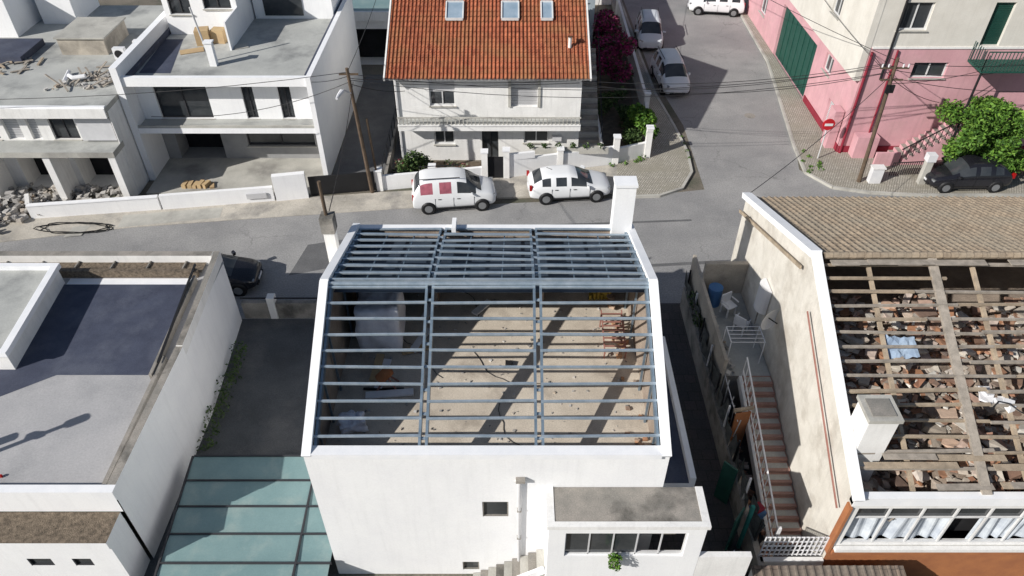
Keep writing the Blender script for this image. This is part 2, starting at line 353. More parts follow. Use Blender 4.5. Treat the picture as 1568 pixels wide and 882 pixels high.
# ------------------------------------------------------------------ main house with steel roof frame
FZ=5.0
def main_house():
    b=B("white_house_with_steel_roof_frame")
    xl,xr=-5.35,4.05; yf,yr,yb=11.5,15.75,20.25; zf,zr,zb=6.0,8.2,6.85; t=.2
    b.part("front_wall")
    ox=-xl
    b.wall((xl,yf),(xr,yf),0,zf,[(-.82+ox,-.1+ox,3.18,3.92,'w',conc),(-1.5+ox,-1.0+ox,.25,.72,'w',conc)],white)
    b.part("side_walls")
    for x,s in ((xl,1),(xr,-1)):
        pts=[(yf,0),(yb,0),(yb,zb),(yr,zr),(yf,zf)]
        b.raw([(x,y,z) for y,z in pts],[(0,1,2,3,4)],white)
        xi=x+s*t
        pts=[(yf+t,FZ),(yb-t,FZ),(yb-t,zb),(yr,zr),(yf+t,zf)]
        b.raw([(xi,y,z) for y,z in pts],[(0,1,2,3,4)],inner)
    b.part("rear_wall"); b.wall((xr,yb),(xl,yb),0,zb,[(1,2,3.2,4.6,'w'),(4,5,3.2,4.6,'w'),(7,8,3.2,4.6,'w'),(4,5,.02,2.1,'s')],white)
    b.quad((xl+t,yb-t,FZ),(xr-t,yb-t,FZ),(xr-t,yb-t,zb),(xl+t,yb-t,zb),inner)
    b.quad((xl+t,yf+t,FZ),(xr-t,yf+t,FZ),(xr-t,yf+t,zf),(xl+t,yf+t,zf),inner)
    b.part("parapet_coping")
    w=.24;h=.14
    for x in (xl+.1,xr-.1):
        b.beam((x,yf-.06,zf+.04),(x,yr,zr+.06),w,h,coping); b.beam((x,yr,zr+.055),(x,yb+.05,zb+.045),w,h,coping)
    b.beam((xl+.222,yf+.08,zf+.03),(xr-.222,yf+.08,zf+.03),.30,.18,coping)
    b.beam((xl+.222,yb-.1,zb+.03),(xr-.222,yb-.1,zb+.03),.20,.14,coping)
    b.part("attic_floor").poly([(xl+t,yf+t),(xr-t,yf+t),(xr-t,yb-t),(xl+t,yb-t)],FZ,screed)
    b.part("inner_partition").box(-2.6,-2.45,18.2,19.9,FZ,6.1,inner); b.box(.9,1.05,18.4,19.9,FZ,5.9,inner)
    b.part("steel_frame")
    def zz(y): return zf-.02+(y-yf)/(yr-yf)*(zr-zf) if y<=yr else zr+(y-yr)/(yb-yr)*(zb-zr)
    for x in (-5.07,-2.39,-2.21,.62,.80,3.77):
        b.beam((x,yf+.28,zz(yf+.28)-.1),(x,yr,zz(yr)-.1),.07,.2,steel)
        b.beam((x,yr,zz(yr)-.1),(x,yb-.2,zz(yb-.2)-.1),.07,.2,steel)
    for x in (-2.3,.71):
        n=14
        for i in range(n):
            y=yf+.4+(yb-yf-.8)*i/n; b.box(x-.055,x+.055,y,y+.08,zz(y)-.06,zz(y)-.02,steelL)
    for x in (-5.07,3.77):
        for y in (12.2,13.4,14.6,16.8,18.2,19.5): b.beam((x,y,FZ),(x,y,zz(y)-.2),.06,.06,steel)
    n=9
    for i in range(n+1):
        y=yf+.45+(yr-.12-yf-.45)*i/n; z=zz(y)+.02+R.uniform(-.008,.008)
        for (a,c) in ((xl+.22,-2.36),(-2.24,.65),(.77,xr-.22)):
            d=R.uniform(-.02,.02)
            b.beam((a,y+d,z),(c,y-d,z),.06,.05,steelL); b.beam((a,y+d+.036,z-.05),(c,y-d+.036,z-.05),.012,.1,steel)
    for dy in (.0,.16): b.beam((xl+.22,yr+dy-.03,zr-.0),(xr-.22,yr+dy-.03,zr-.0),.06,.09,steelL)
    n=8
    for i in range(1,n+1):
        y=yr+.12+(yb-.25-yr-.12)*i/n; z=zz(y)+.02
        for (a,c) in ((xl+.22,-2.36),(-2.24,.65),(.77,xr-.22)):
            d=R.uniform(-.05,.05)
            b.beam((a,y+d,z),(c,y-d,z),.06,.05,steelL); b.beam((a,y+d+.15,z-.07),(c,y-d+.11,z-.07),.04,.05,steel)
    for x in (-4.2,-3.3,-1.4,-.3,1.8,2.8):
        b.beam((x,yr+.3,zz(yr+.3)-.16),(x+.05,yb-.4,zz(yb-.4)-.16),.035,.05,steel)
    b.part("sarking")
    a,c=xl+.21,xr-.21
    b.quad((a,yr+.25,zz(yr+.25)-.5),(c,yr+.25,zz(yr+.25)-.5),(c,yb-.22,zz(yb-.22)-.5),(a,yb-.22,zz(yb-.22)-.5),sarking)
    b.part("chimney")
    b.box(3.3,3.95,19.75,20.24,6.6,8.75,white); b.box(3.26,3.99,19.71,20.28,8.751,8.85,coping)
    b.box(-2.0,-1.86,19.7,20.3,6.95,7.2,white)
    b.box(-6.1,-5.75,19.2,19.55,0,7.35,white2); b.box(-6.14,-5.71,19.16,19.6,7.351,7.95,conc); b.tube([(-5.95,19.4,7.9),(-5.97,19.4,9.2)],.06,polew)
    b.part("downpipe")
    b.tube([(.05,yf-.1,5.05),(.26,yf-.1,5.05)],.045,white2); b.tube([(.2,yf-.08,5.0),(.2,yf-.08,0)],.045,shut)
    b.box(.1,.35,yf-.16,yf-.02,5.0,5.1,conc)
    for z in (.8,2.2,3.6): b.box(.14,.26,yf-.13,yf-.005,z,z+.04,conc)
    b.part("side_annex")
    b.box(4.06,5.3,12.9,18.7,0,2.75,white,top=membr_and_shade); b.box(5.3,5.48,12.9,18.9,0,3.0,white); b.box(4.06,5.3,18.7,18.9,0,3.0,white)
    b.box(4.06,5.0,18.0,18.65,2.75,3.5,white)
    b.part("enclosed_balcony")
    b.box(.95,5.05,10.35,11.48,4.3,4.52,white)
    b.wall((.95,10.35),(5.05,10.35),0,4.3,[(.45,3.65,3.1,4.24,'n')],white)
    b.quad((5.05,10.35,0),(5.05,11.5,0),(5.05,11.5,4.3),(5.05,10.35,4.3),white)
    b.quad((.95,11.5,0),(.95,10.35,0),(.95,10.35,4.3),(.95,11.5,4.3),white)
    b.box(.9,5.1,10.28,10.44,4.52,4.66,white2); b.box(.9,1.1,10.44,11.5,4.52,4.65,white2); b.box(4.9,5.1,10.44,11.5,4.52,4.65,white2)
    b.poly([(1.1,10.44),(4.9,10.44),(4.9,11.49),(1.1,11.49)],4.63,conc)
    b.part("balcony_window")
    b.quad((1.4,11.3,3.0),(4.6,11.3,3.0),(4.6,11.3,4.25),(1.4,11.3,4.25),inner)
    for i in range(6):
        x=1.415+3.17*i/5; b.box(x-.018,x+.018,10.42,10.47,3.1,4.24,frame if i in(0,5) else shut)
    b.box(1.43,4.57,10.42,10.48,3.102,3.14,frame); b.box(1.43,4.57,10.42,10.48,4.2,4.238,frame)
    b.box(3.4,4.5,10.95,11.2,3.2,4.0,copper); b.box(1.5,1.75,10.9,11.1,3.2,4.1,greenp); b.box(2.0,2.25,10.9,11.1,3.2,3.9,greenp)
    for i in (0,1,2):
        x0=1.44+3.17*i/5; b.quad((x0,10.45,3.14),(x0+.59,10.45,3.14),(x0+.59,10.45,4.2),(x0,10.45,4.2),glass)
    b.part("outside_stair")
    for i in range(9):
        x=-1.2+i*.24; b.box(x,x+.238,10.75,11.48,-.05,.1+i*.17,conc if i%2 else concL)
    b.beam((-1.2,10.7,.1),(.94,10.7,1.75),.1,.25,white)
    b.part("side_gate_wall"); b.box(5.06,6.5,10.35,10.52,0,3.05,white2)
    b.done()
main_house()
b=B("hanging_green_plant"); b.part("pot").tube([(2.75,10.2,2.9),(2.75,10.2,3.15)],.12,conc,n=10); b.part("leaves"); foliage(b,[(2.75,10.15,3.25,.2),(2.75,10.1,3.05,.17)],500,.05,leaf); b.done()
def bag(name,c,sx,sy,sz,m,rot=.1):
    import bmesh
    bm=bmesh.new(); bmesh.ops.create_cube(bm,size=1); bmesh.ops.subdivide_edges(bm,edges=bm.edges[:],cuts=7,use_grid_fill=True)
    for v in bm.verts:
        p=v.co.copy(); q=p*2
        bul=1+.12*(1-q.z**2); v.co=Vector((p.x*sx*bul,p.y*sy*bul,p.z*sz))
        nn=noise.noise(Vector((p.x*3+c[0],p.y*3,p.z*3)))*.16+noise.noise(p*8)*.07
        v.co+=p.normalized()*nn
        if q.z>.8: v.co.z+= -.12*(1-max(abs(q.x),abs(q.y)))+noise.noise(p*9)*.12
    me=bpy.data.meshes.new(name); bm.to_mesh(me); me.materials.append(m); me.polygons.foreach_set("use_smooth",[True]*len(me.polygons))
    o=bpy.data.objects.new(name,me); sc.collection.objects.link(o); o.location=c; o.rotation_euler[2]=rot
bag("builders_big_bag",(-4.1,16.9,5.85),1.2,1.5,1.75,bagm,.05)
bag("builders_big_bag",(-4.5,13.2,5.2),.6,.5,.4,bagm,.4)
b=B("plank_stack")
for (x,y,l,a,m) in ((-4.1,15.4,1.1,1.5,card),(-3.9,15.2,1.2,1.45,plast),(-2.9,16.6,1.1,1.2,plast),(-3.0,16.2,.9,.3,card),(-2.75,18.0,1.0,1.3,plast),(-3.6,14.4,1.4,.1,plast),(-1.0,18.2,.8,.9,white2)):
    z=FZ+R.uniform(0.01,.1); b.box(x-l/2,x+l/2,y-.12,y+.12,z,z+.06,m,rot=a)
b.done()
b=B("cement_mixer")
b.part("drum").tube([(-3.9,14.7,5.35),(-3.75,14.75,5.5),(-3.6,14.8,5.65)],.17,orange,n=12); b.part("stand")
for dx,dy in ((-.3,-.2),(.3,-.2),(-.3,.2),(.3,.2)): b.beam((-3.7+dx,14.75+dy,FZ),(-3.7+dx*.2,14.75+dy*.3,5.4),.04,.04,rack)
b.beam((-4.4,14.6,5.05),(-3.2,14.6,5.05),.06,.06,black)
b.done(smooth=("drum",))
b=B("brick_pile")
for i in range(40):
    x=R.uniform(3.0,3.7); y=R.uniform(15.6,19.3); b.chunk((x,y,FZ+.04+R.uniform(0,.15)),.09,brickm)
for i in range(12):
    b.chunk((R.uniform(3.2,3.7),R.uniform(12.2,15.5),FZ+.05),.07,brickm)
b.done()
b=B("red_steel_rack")
for i in range(10): b.beam((2.85,15.9+i*.15,5.35+i*.03),(3.5,15.9+i*.15,5.35+i*.03),.04,.04,rack)
for x in (2.85,3.5):
    b.beam((x,15.8,5.3),(x,17.4,5.65),.04,.04,rack); b.beam((x,15.9,FZ),(x,15.9,5.35),.04,.04,rack); b.beam((x,17.3,FZ),(x,17.3,5.6),.04,.04,rack)
b.done()
b=B("yellow_tool_crate")
for i in range(6): b.box(2.6+i*.12,2.68+i*.12,18.6,18.8,FZ,5.2+.08*(i%3),M("yellow_plastic",(.45,.32,.06),fine=.1),rot=.3*i)
b.done()
b=B("floor_debris")
for i in range(260):
    x=R.uniform(-4.9,3.6);y=R.uniform(12,19.8); b.chunk((x,y,FZ+.015),R.uniform(.012,.045),rubg)
b.chunk((-.1,15.6,FZ+.05),.12,black)
b.done()
b=B("electric_cable")
for k in range(4):
    x0=R.uniform(-4,2);y0=R.uniform(12.5,18);pts=[]
    a=R.uniform(0,6)
    for i in range(14):
        pts.append((x0,y0,FZ+.02)); a+=R.uniform(-.5,.5); x0=min(3.6,max(-4.9,x0+math.cos(a)*.25)); y0=min(19.6,max(12,y0+math.sin(a)*.25))
    b.tube(pts,.01,black,n=5)
b.done()

# ------------------------------------------------------------------ left low building with flat roofs
b=B("flat_roofed_white_building")
b.part("walls")
b.wall((-11.26,12),(-11.21,17.7),0,3.3,[],white); b.wall((-11.2,17.75),(-11.5,22.9),0,3.3,[],white)
b.quad((-11.21,17.7,0),(-11.2,17.75,0),(-11.2,17.75,3.3),(-11.21,17.7,3.3),white)
b.quad((-45,11.96,2.72),(-11.26,11.96,2.72),(-11.26,11.96,3.3),(-45,11.96,3.3),white)
b.wall((-11.5,22.88),(-45,22.88),0,3.3,[],white)
b.part("roof_deck")
b.poly([(-45,12),(-11.4,12),(-11.4,22.8),(-45,22.8)],3.3,gritroof)
b.poly([(-17.2,15.4),(-15.2,16.75),(-11.85,16.75),(-12.1,21.4),(-17.3,21.4)],3.304,membr_and_shade)  # dark membrane with shadow painted in; the diagonal edge follows the shadow
b.poly([(-17.0,21.4),(-12.1,21.4),(-12.1,21.75),(-17.0,21.75)],3.31,coping)
b.part("parapets")
b.box(-45,-11.24,11.94,12.2,3.301,3.7,white,top=coping)
b.ext([(-11.5,12.2),(-11.25,12.2),(-11.2,17.7),(-11.45,17.7)],3.301,3.7,white,top=conc)
b.ext([(-11.42,17.7),(-11.2,17.7),(-11.48,22.9),(-11.7,22.9)],3.301,3.75,white2,top=conc)
b.ext([(-11.95,16.5),(-11.85,16.5),(-12.05,21.6),(-12.15,21.6)],3.301,3.6,conc)
b.ext([(-11.75,12.2),(-11.62,12.2),(-11.7,17.4),(-11.83,17.4)],3.301,3.55,conc)
b.box(-45,-11.75,22.6,22.9,3.301,3.75,white2,top=conc); b.box(-45,-12.1,21.8,21.98,3.301,3.62,gravel)
for i in range(24): b.box(-45+i*1.4,-44.95+i*1.4,21.98,22.6,3.301,3.5,conc)
b.poly([(-45,21.98),(-12.0,21.98),(-12.0,22.6),(-45,22.6)],3.42,gravel)
b.beam((-11.8,17,3.65),(-12.25,22.2,3.65),.07,.07,black)
b.part("raised_volume")
b.ext([(-45,17.0),(-16.7,17.0),(-17.1,21.5),(-45,21.5)],3.3,4.0,white2,top=terr)
b.ext([(-45,16.9),(-16.6,16.9),(-16.6,17.1),(-45,17.1)],4.001,4.2,coping); b.ext([(-16.85,17.1),(-16.6,17.1),(-17.0,21.39),(-17.25,21.39)],4.001,4.2,coping); b.box(-45,-17.0,21.4,21.6,4.001,4.2,coping)
b.part("lower_front")
b.box(-45,-11.35,10.95,11.94,2.4,2.72,white,top=gravel)
b.wall((-45,11.0),(-11.35,11.0),0,2.4,[(31.0,31.7,1.4,1.8,'w',dframe),(32.3,32.85,1.4,1.8,'w',dframe),(28,29,1.4,1.8,'w',dframe)],white)
b.quad((-11.35,11,0),(-11.35,11.95,0),(-11.35,11.95,2.4),(-11.35,11,2.4),white)
b.part("lamp"); b.box(-15.0,-14.9,12.7,12.76,3.31,3.4,redl)
b.done()
b=B("shadow_casting_mast")  # unseen stand-in, added and sized for its shadow across the roof
b.part("pipe").tube([(-17.4,12.5,3.3),(-17.4,12.5,6.0)],.08,shut); b.part("shadow_head").tube([(-17.4,12.5,5.9),(-17.4,12.5,6.2)],.17,shut,n=12); b.box(-17.7,-17.3,12.4,12.6,5.3,5.45,shut); b.tube([(-18.1,12.6,3.3),(-17.9,12.6,5.2)],.16,shut)
b.done()
b=B("green_glass_canopy")
b.part("panels")
for i in range(5):
    y0=15.1-i*.95; b.quad((-10.75+.05*i,y0-.9,1.0-.03*i),(-5.45,y0-.9,1.0-.03*i),(-5.45,y0,1.06-.03*i),(-10.7+.05*i,y0,1.06-.03*i),greenglass)
b.part("frame")
for i in range(6): b.beam((-10.7+.04*i,15.12-i*.95,1.06-.03*i),(-5.4,15.12-i*.95,1.06-.03*i),.05,.1,dframe)
b.beam((-6.55,15.12,1.03),(-6.45,10.3,.9),.06,.12,dframe); b.beam((-10.75,15.12,1.03),(-10.5,10.3,.9),.06,.12,dframe)
for y in (15,12.6,10.5):
    for x in (-10.6,-6.9): b.beam((x,y,0),(x,y,.95),.07,.07,dframe)
b.done()
weeds("climbing_weeds",[(-10.9,16.3+i*.55,.2+.15*(i%3),.38) for i in range(9)],1100,leafD,.06)
weeds("courtyard_hedge",[(-5.9-.2*(i%3),9.5+i*.5,.2,.4) for i in range(9)],1200,leafD,.07)

# ------------------------------------------------------------------ right house with stripped roof
def right_house():
    b=B("house_with_stripped_tile_roof")
    xl,xr=9.3,26; yf,yr,yb=11.4,17.85,24.5; zf,zr,zb=4.2,7.5,5.1
    b.part("gable_wall")
    b.raw([(xl,y,z) for y,z in ((yf,0),(yb,0),(yb,zb),(yr,zr),(yf,zf))],[(4,3,2,1,0)],sidew)
    b.raw([(xl+.25,y,z) for y,z in ((yf,2.9),(yb,2.9),(yb,zb-.1),(yr,zr-.1),(yf,zf-.1))],[(0,1,2,3,4)],inner)
    b.raw([(xr,y,z) for y,z in ((yf,0),(yb,0),(yb,zb),(yr,zr),(yf,zf))],[(0,1,2,3,4)],white2)
    b.part("barge_coping")
    b.beam((xl+.05,yf-.1,zf+.06),(xl+.05,yr,zr+.08),.26,.2,coping); b.beam((xl+.05,yr,zr+.08),(xl+.05,yb+.2,zb+.08),.34,.22,coping)
    b.beam((xl-.14,yr+.3,zr-.7),(xl-.14,yb,zb-.55),.05,.12,wood); b.beam((xl-.14,yf+.3,zf-.9),(xl-.14,yr-1,zr-1.4),.04,.05,rack)
    b.part("front_wall")
    b.box(xl,xr,yf-.02,yf+.2,3.9,zf+.05,coping)
    b.wall((xl,yf),(xr,yf),1.5,3.9,[(.25,xr-xl-.3,1.9,3.75,'n')],white2); b.quad((xl,yf,0),(xr,yf,0),(xr,yf,1.5),(xl,yf,1.5),orange)
    b.box(xl+.1,xr,yf-.16,yf-.03,1.72,1.86,white2); b.box(xl+.05,xr,yf-.14,yf-.02,1.55,1.7,orange)
    b.box(xl-.06,xl+.02,yf-.08,yf+.15,1.5,3.85,orange)
    b.part("veranda_windows")
    b.quad((xl+.2,yf+.5,1.8),(xr,yf+.5,1.8),(xr,yf+.5,3.8),(xl+.2,yf+.5,3.8),void)
    n=17
    for i in range(n+1):
        x=xl+.25+(xr-xl-.6)*i/n; b.box(x-.025,x+.025,yf+.05,yf+.11,1.9,3.75,frame)
    for z in (1.93,3.2,3.72): b.box(xl+.25,xr-.35,yf+.055,yf+.105,z-.02,z+.02,frame)
    b.quad((xl+.25,yf+.12,3.2),(xr-.35,yf+.12,3.2),(xr-.35,yf+.12,3.72),(xl+.25,yf+.12,3.72),glass)
    b.part("curtains")
    k=260; vs=[];fs=[]
    cur=M("net_curtain",(.62,.66,.70),(.42,.46,.52),scale=2,fine=.05)
    for i in range(k+1):
        x=xl+.27+(xr-xl-.65)*i/k; y=yf+.22+.05*math.sin(i*.9)+.03*math.sin(i*.37)
        sk=.12*math.sin(i*.21)
        vs+=[(x+sk,y,1.9),(x,y,3.18)]
    for i in range(k):
        if (i//12)%5==4: continue
        fs.append((2*i,2*i+2,2*i+3,2*i+1))
    b.raw(vs,fs,cur)
    b.part("rear_roof_tiles")
    b.tiles((xl+.2,yb+.15,zb-.02),(xr-xl,0,0),(0,yr-yb-.15,zr-zb+.05),.24,.30,.035,tileB)
    b.quad((xl+.2,yb+.1,zb-.12),(xr,yb+.1,zb-.12),(xr,yr,zr-.1),(xl+.2,yr,zr-.1),woodD)
    b.wall((xr,yb),(xl,yb),0,zb-.1,[(2,3.2,1,2.3,'w'),(6,7.2,1,2.3,'w'),(11,12,0.02,2.1,'s')],white2)
    b.part("ridge_tiles")
    for i in range(40):
        x=xl+.3+i*.41; b.tube([(x,yr-.02,zr+.03),(x+.43,yr-.02,zr+.05)],.11,tileB,n=8)
    sl=(zr-zf)/(yr-yf)
    b.part("battens")
    n=16
    Z=lambda y:zf+(y-yf)*sl
    for i in range(1,n):
        y=yf+.35+(yr-yf-.6)*i/(n-1); x=xl+.2
        while x<xr:
            l=R.uniform(2.4,5); e=min(xr,x+l)
            if R.random()>.04: b.beam((x,y+R.uniform(-.05,.05),Z(y)-.02+R.uniform(-.03,.02)),(e,y+R.uniform(-.05,.05),Z(y)-.02+R.uniform(-.04,.03)),R.uniform(.06,.10),.07,wood if R.random()<.5 else woodD)
            x=e
    b.part("rafters")
    for x in (12.9,15.9,18.9,21.9,24.6): b.beam((x,yf+.1,Z(yf+.1)-.0),(x,yr,zr-.0),.26,.10,woodD)
    for x in (11.0,14.2,17.4): b.beam((x,yf+.1,Z(yf+.1)-.2),(x,yr,zr-.2),.1,.12,wood)
    b.part("boarding")
    for k in range(26):
        x=xl+.3+R.uniform(0,12); w=R.uniform(1,2.6); y=yf+R.choice([.25,.5,.72,.95]); b.beam((x,y,Z(y)+.06+.004*k),(x+w,y+R.uniform(-.03,.03),Z(y)+.06+.004*k),.2,.025,wood if k%2 else woodD)
    for k in range(14):
        x=xl+.3+R.uniform(0,13); b.beam((x,yr-.28,zr-.06+.004*k),(x+2,yr-.28,zr-.06+.004*k),.25,.03,woodD)
    b.part("ceiling_slab").poly([(xl+.25,yf+.2),(xr,yf+.2),(xr,yb-.1),(xl+.25,yb-.1)],2.95,inner)
    b.part("chimney")
    b.box(9.5,10.3,12.5,13.3,3.0,6.1,white2); b.box(9.44,10.36,12.44,13.36,6.101,6.22,concL); b.box(9.58,10.22,12.6,13.2,6.221,6.25,conc)
    b.done()
    b=B("roof_rubble")
    for i in range(2000):
        x=R.uniform(xl+.4,19);y=R.uniform(yf+.3,yr+.3)
        h=1.05*(.5+noise.noise(Vector((x*.5,y*.5,3)))) 
        top=min(Z(min(y,yr))-.35,3.0+h+.6*(y-yf)*.5)
        b.chunk((x,y,top-R.uniform(0,.4)),R.choice([.06,.09,.12,.16,.22])*R.uniform(.8,1.2),rub,flat=.6)
    vs=[];fs=[];nx,ny=50,32
    for j in range(ny+1):
        for i in range(nx+1):
            x=xl+.3+(19-xl-.3)*i/nx;y=yf+.25+(yr+.3-yf-.25)*j/ny
            h=1.05*(.5+noise.noise(Vector((x*.5,y*.5,3))))
            vs.append((x,y,min(Z(min(y,yr))-.45,2.85+h+.6*(y-yf)*.5)-.25+noise.noise(Vector((x*3,y*3,0)))*.15))
    for j in range(ny):
        for i in range(nx): a=j*(nx+1)+i; fs.append((a,a+1,a+nx+2,a+nx+1))
    b.raw(vs,fs,M("rubble_dust",(.30,.24,.19),(.13,.10,.08),scale=2.5,fine=.4,bump=.5)); b.done()
    b=B("blue_tarpaulin")
    vs=[];fs=[]
    for j in range(7):
        for i in range(11):
            x=11.0+i*.1+.1*noise.noise(Vector((j*.9,i,5)));y=15.1+j*.1+.1*noise.noise(Vector((i*.7,j,2))); vs.append((x,y,Z(y)-.25+.16*noise.noise(Vector((x*4,y*4,1)))))
    for j in range(6):
        for i in range(10): a=j*11+i; fs.append((a,a+1,a+12,a+11))
    b.raw(vs,fs,M("pale_blue_sheet",(.36,.45,.56),(.26,.34,.46),fine=.1)); b.done()
    b=B("white_debris_bag")
    for k in range(6): b.chunk((14.0+R.uniform(-.3,.3),14.0+R.uniform(-.3,.3),Z(14)-.25),.18,plast,flat=.7)
    b.done()
    b=B("hanging_cable")
    pts=[(13.6+t*.25,13.6+.2*math.sin(t*1.3),Z(13.6)+.02+.1*math.sin(t)) for t in range(10)]
    b.tube(pts,.02,black,n=5); b.done()
right_house()
b=B("raised_patio")
b.part("slab").box(7.6,9.28,18.0,22.5,0,1.9,conc,top=terr)
b.part("side_wall").box(7.5,7.62,18.0,24,0,2.7,copper); b.box(7.62,9.28,22.5,22.7,0,3.4,copper)
b.done()
b=B("outside_staircase")
b.part("steps")
for i in range(15):
    y=12.4+i*.37; z=.2+i*.125; b.box(8.25,9.26,y,y+.368,max(0,z-.2),z,treadm)
    b.box(8.3,9.22,y+.1,y+.3,z+.001,z+.012,concL)
b.part("railing")
x=8.2
b.beam((x,12.4,1.1),(x,17.9,2.95),.05,.05,plast); b.beam((x,12.4,.45),(x,17.9,2.3),.04,.04,plast)
for i in range(19): 
    y=12.4+i*.305; z=.2+(y-12.4)*.336; b.beam((x,y,z),(x,y,z+.9),.025,.025,plast)
b.beam((8.2,12.3,0),(8.2,12.3,1.3),.1,.1,plast)
b.part("side_string").beam((8.14,12.4,.1),(8.14,17.9,1.9),.1,.35,white2)
b.done()
def chair(loc,rot):
    b=B("white_plastic_chair")
    b.part("seat").box(-.23,.23,-.22,.22,.42,.46,plast); b.part("back").box(-.23,.23,.2,.25,.46,.88,plast); b.box(-.27,-.235,-.2,.19,.62,.66,plast); b.box(.235,.27,-.2,.19,.62,.66,plast)
    b.part("legs")
    for x in(-.2,.2):
        for y in(-.19,.2): b.beam((x,y,.0),(x*.95,y*.95,.42),.05,.05,plast)
    b.done(loc=loc,rot=rot)
chair((8.45,21.3,1.9),.5); chair((8.7,20.3,1.9),2.4)
b=B("blue_barrel"); b.tube([(8.0,21.9,1.9),(8.0,21.9,2.2),(8.0,21.9,2.75)],.28,blue,n=16); b.done()
b=B("satellite_dish")
b.part("dish")
vs=[(0,0,0)];fs=[]
for r in range(1,5):
    for j in range(16):
        t=j*math.pi/8; q=r/4*.45; vs.append((q*math.cos(t),-.35*q*q*1.5,q*math.sin(t)))
for j in range(16): fs.append((0,1+j,1+(j+1)%16))
for r in range(3):
    for j in range(16): a=1+r*16; fs.append((a+j,a+16+j,a+16+(j+1)%16,a+(j+1)%16))
b.raw(vs,fs,plast); b.part("arm").beam((0,0,0),(0,-.4,.05),.03,.03,black); b.beam((0,0,0),(.25,.2,-.2),.04,.04,black)
b.done(loc=(9.0,18.9,3.9),rot=.5)
b=B("wall_water_heater")
b.part("case"); b.ext([(9.27-.32*math.sin(math.pi*i/8),20.2-.4*math.cos(math.pi*i/8)) for i in range(9)],3.2,4.3,plast); b.part("pipe").tube([(9.15,20.2,3.2),(9.15,20.2,2.4)],.03,conc); b.done()
b=B("laundry_rack")
for i in range(5): b.beam((7.8,18.6+i*.2,3.0),(9.0,18.6+i*.2,3.0),.02,.02,plast)
b.beam((7.8,18.6,3.0),(7.8,19.4,3.0),.03,.03,plast);b.beam((9.0,18.6,3.0),(9.0,19.4,3.0),.03,.03,plast)
for x in (7.8,9): 
    for y in (18.6,19.4): b.beam((x,y,1.9),(x,y,3),.03,.03,plast)
b.done()
b=B("alley_fence")
b.part("wall").box(7.3,7.49,6,23.8,0,1.1,conc)
b.part("netting")
net=M("dark_netting",(.045,.05,.05),(.11,.115,.11),scale=4,fine=.4)
for i in range(24):
    y=12+i*.5; h=1.9+.35*noise.noise(Vector((i*.7,0,0)))
    b.quad((7.38+R.uniform(-.08,.08),y,1.1),(7.38+R.uniform(-.08,.08),y+.5,1.1),(7.4+R.uniform(-.15,.15),y+.5,h),(7.4+R.uniform(-.15,.15),y,h),net)
b.part("posts")
for i in range(9): b.beam((7.4,12+i*1.45,1.1),(7.4,12+i*1.45,2.2),.06,.06,plast if i%2 else black)
for i in range(14): b.beam((7.66,16+i*.5,1.0),(7.66,16+i*.5+R.uniform(-.2,.2),1.9+R.uniform(0,.6)),.03,.03,shut)
b.beam((7.66,16,1.8),(7.66,23,2.1),.03,.03,shut)
b.done()
b=B("green_metal_gate")
b.part("leaf_panel").box(6.55,7.15,12.3,12.36,0,2.0,greenp,rot=.9); b.box(6.75,7.25,14.1,14.16,0,1.9,greenp,rot=-.8)
b.part("post").beam((7.2,12.4,0),(7.2,12.4,2.3),.1,.1,M("teal_paint",(.03,.2,.17),fine=.1)); b.done()
b=B("stored_junk")
for i in range(70): b.chunk((R.uniform(7.6,8.1),R.uniform(11.8,17.5),R.uniform(.05,.4)),R.uniform(.06,.15),rub)
for i in range(25): b.chunk((R.uniform(7.7,8.0),R.uniform(18,22),R.uniform(1.95,2.1)),R.uniform(.04,.1),rubg)
b.done()
b=B("blue_crate"); b.box(7.7,8.1,13.1,13.5,.2,.75,blue,rot=.3); b.box(7.76,8.04,13.16,13.44,.75,.9,redp,rot=.5); b.done()
b=B("brown_door"); b.part("leaf").box(7.55,8.1,16.1,16.16,.2,2.1,orange,rot=.2); b.part("frame").box(7.5,8.2,16.2,16.3,2.1,2.2,wood,rot=.2); b.done()
b=B("white_grid_railing")
for i in range(14): b.beam((7.4+i*.14,11.5,1.1),(7.4+i*.14,11.5,2.1),.03,.03,plast)
for i in range(5): b.beam((7.4,11.52,1.12+i*.235),(9.25,11.52,1.12+i*.235),.03,.03,plast)
b.box(7.4,9.28,11.3,11.45,0,1.1,white2); b.done()
b=B("lean_to_tile_roof")
b.part("tiles").tiles((6.9,9.3,1.1),(4.4,0,0),(0,1.6,.5),.24,.3,.03,tileG); b.part("wall").box(6.95,11.25,10.7,10.9,0,1.45,white2); b.box(6.95,11.25,9.4,9.55,0,1.0,white2); b.done()
bag("white_rubble_sack",(6.7,11.6,.3),.45,.5,.6,bagm,.3)
weeds("alley_ivy",[(7.5,21+i*.4,1.6,.35) for i in range(5)],500,leafD,.07)

# ------------------------------------------------------------------ buildings across the street
b=B("white_house_with_red_tile_roof")
X0,X1,Y=-6.15,3.65,36.0
b.part("front_wall")
o=-X0
b.wall((X0,Y),(X1,Y),0,4.95,[(-4.35+o,-3.0+o,3.3,4.85,'ws'),(-.05+o,1.35+o,3.25,4.9,'s'),(-4.25+o,-3.15+o,1.0,2.0,'w'),(-1.65+o,-.75+o,.02,2.05,'w',dframe),(.65+o,2.0+o,1.1,2.05,'w')],white2)
b.part("side_walls")
for x in (X0,X1): b.quad((x,Y,0),(x,46,0),(x,46,5.15),(x,Y,5.15),white2); b.raw([(x,Y,5.15),(x,46,5.15),(x,41,7.6)],[(0,1,2)],white2)
b.quad((X0,46,0),(X1,46,0),(X1,46,5.15),(X0,46,5.15),white2)
b.part("cornice").box(X0-.12,X1+.12,35.72,36.0,4.95,5.08,white2)
b.part("roof_tiles")
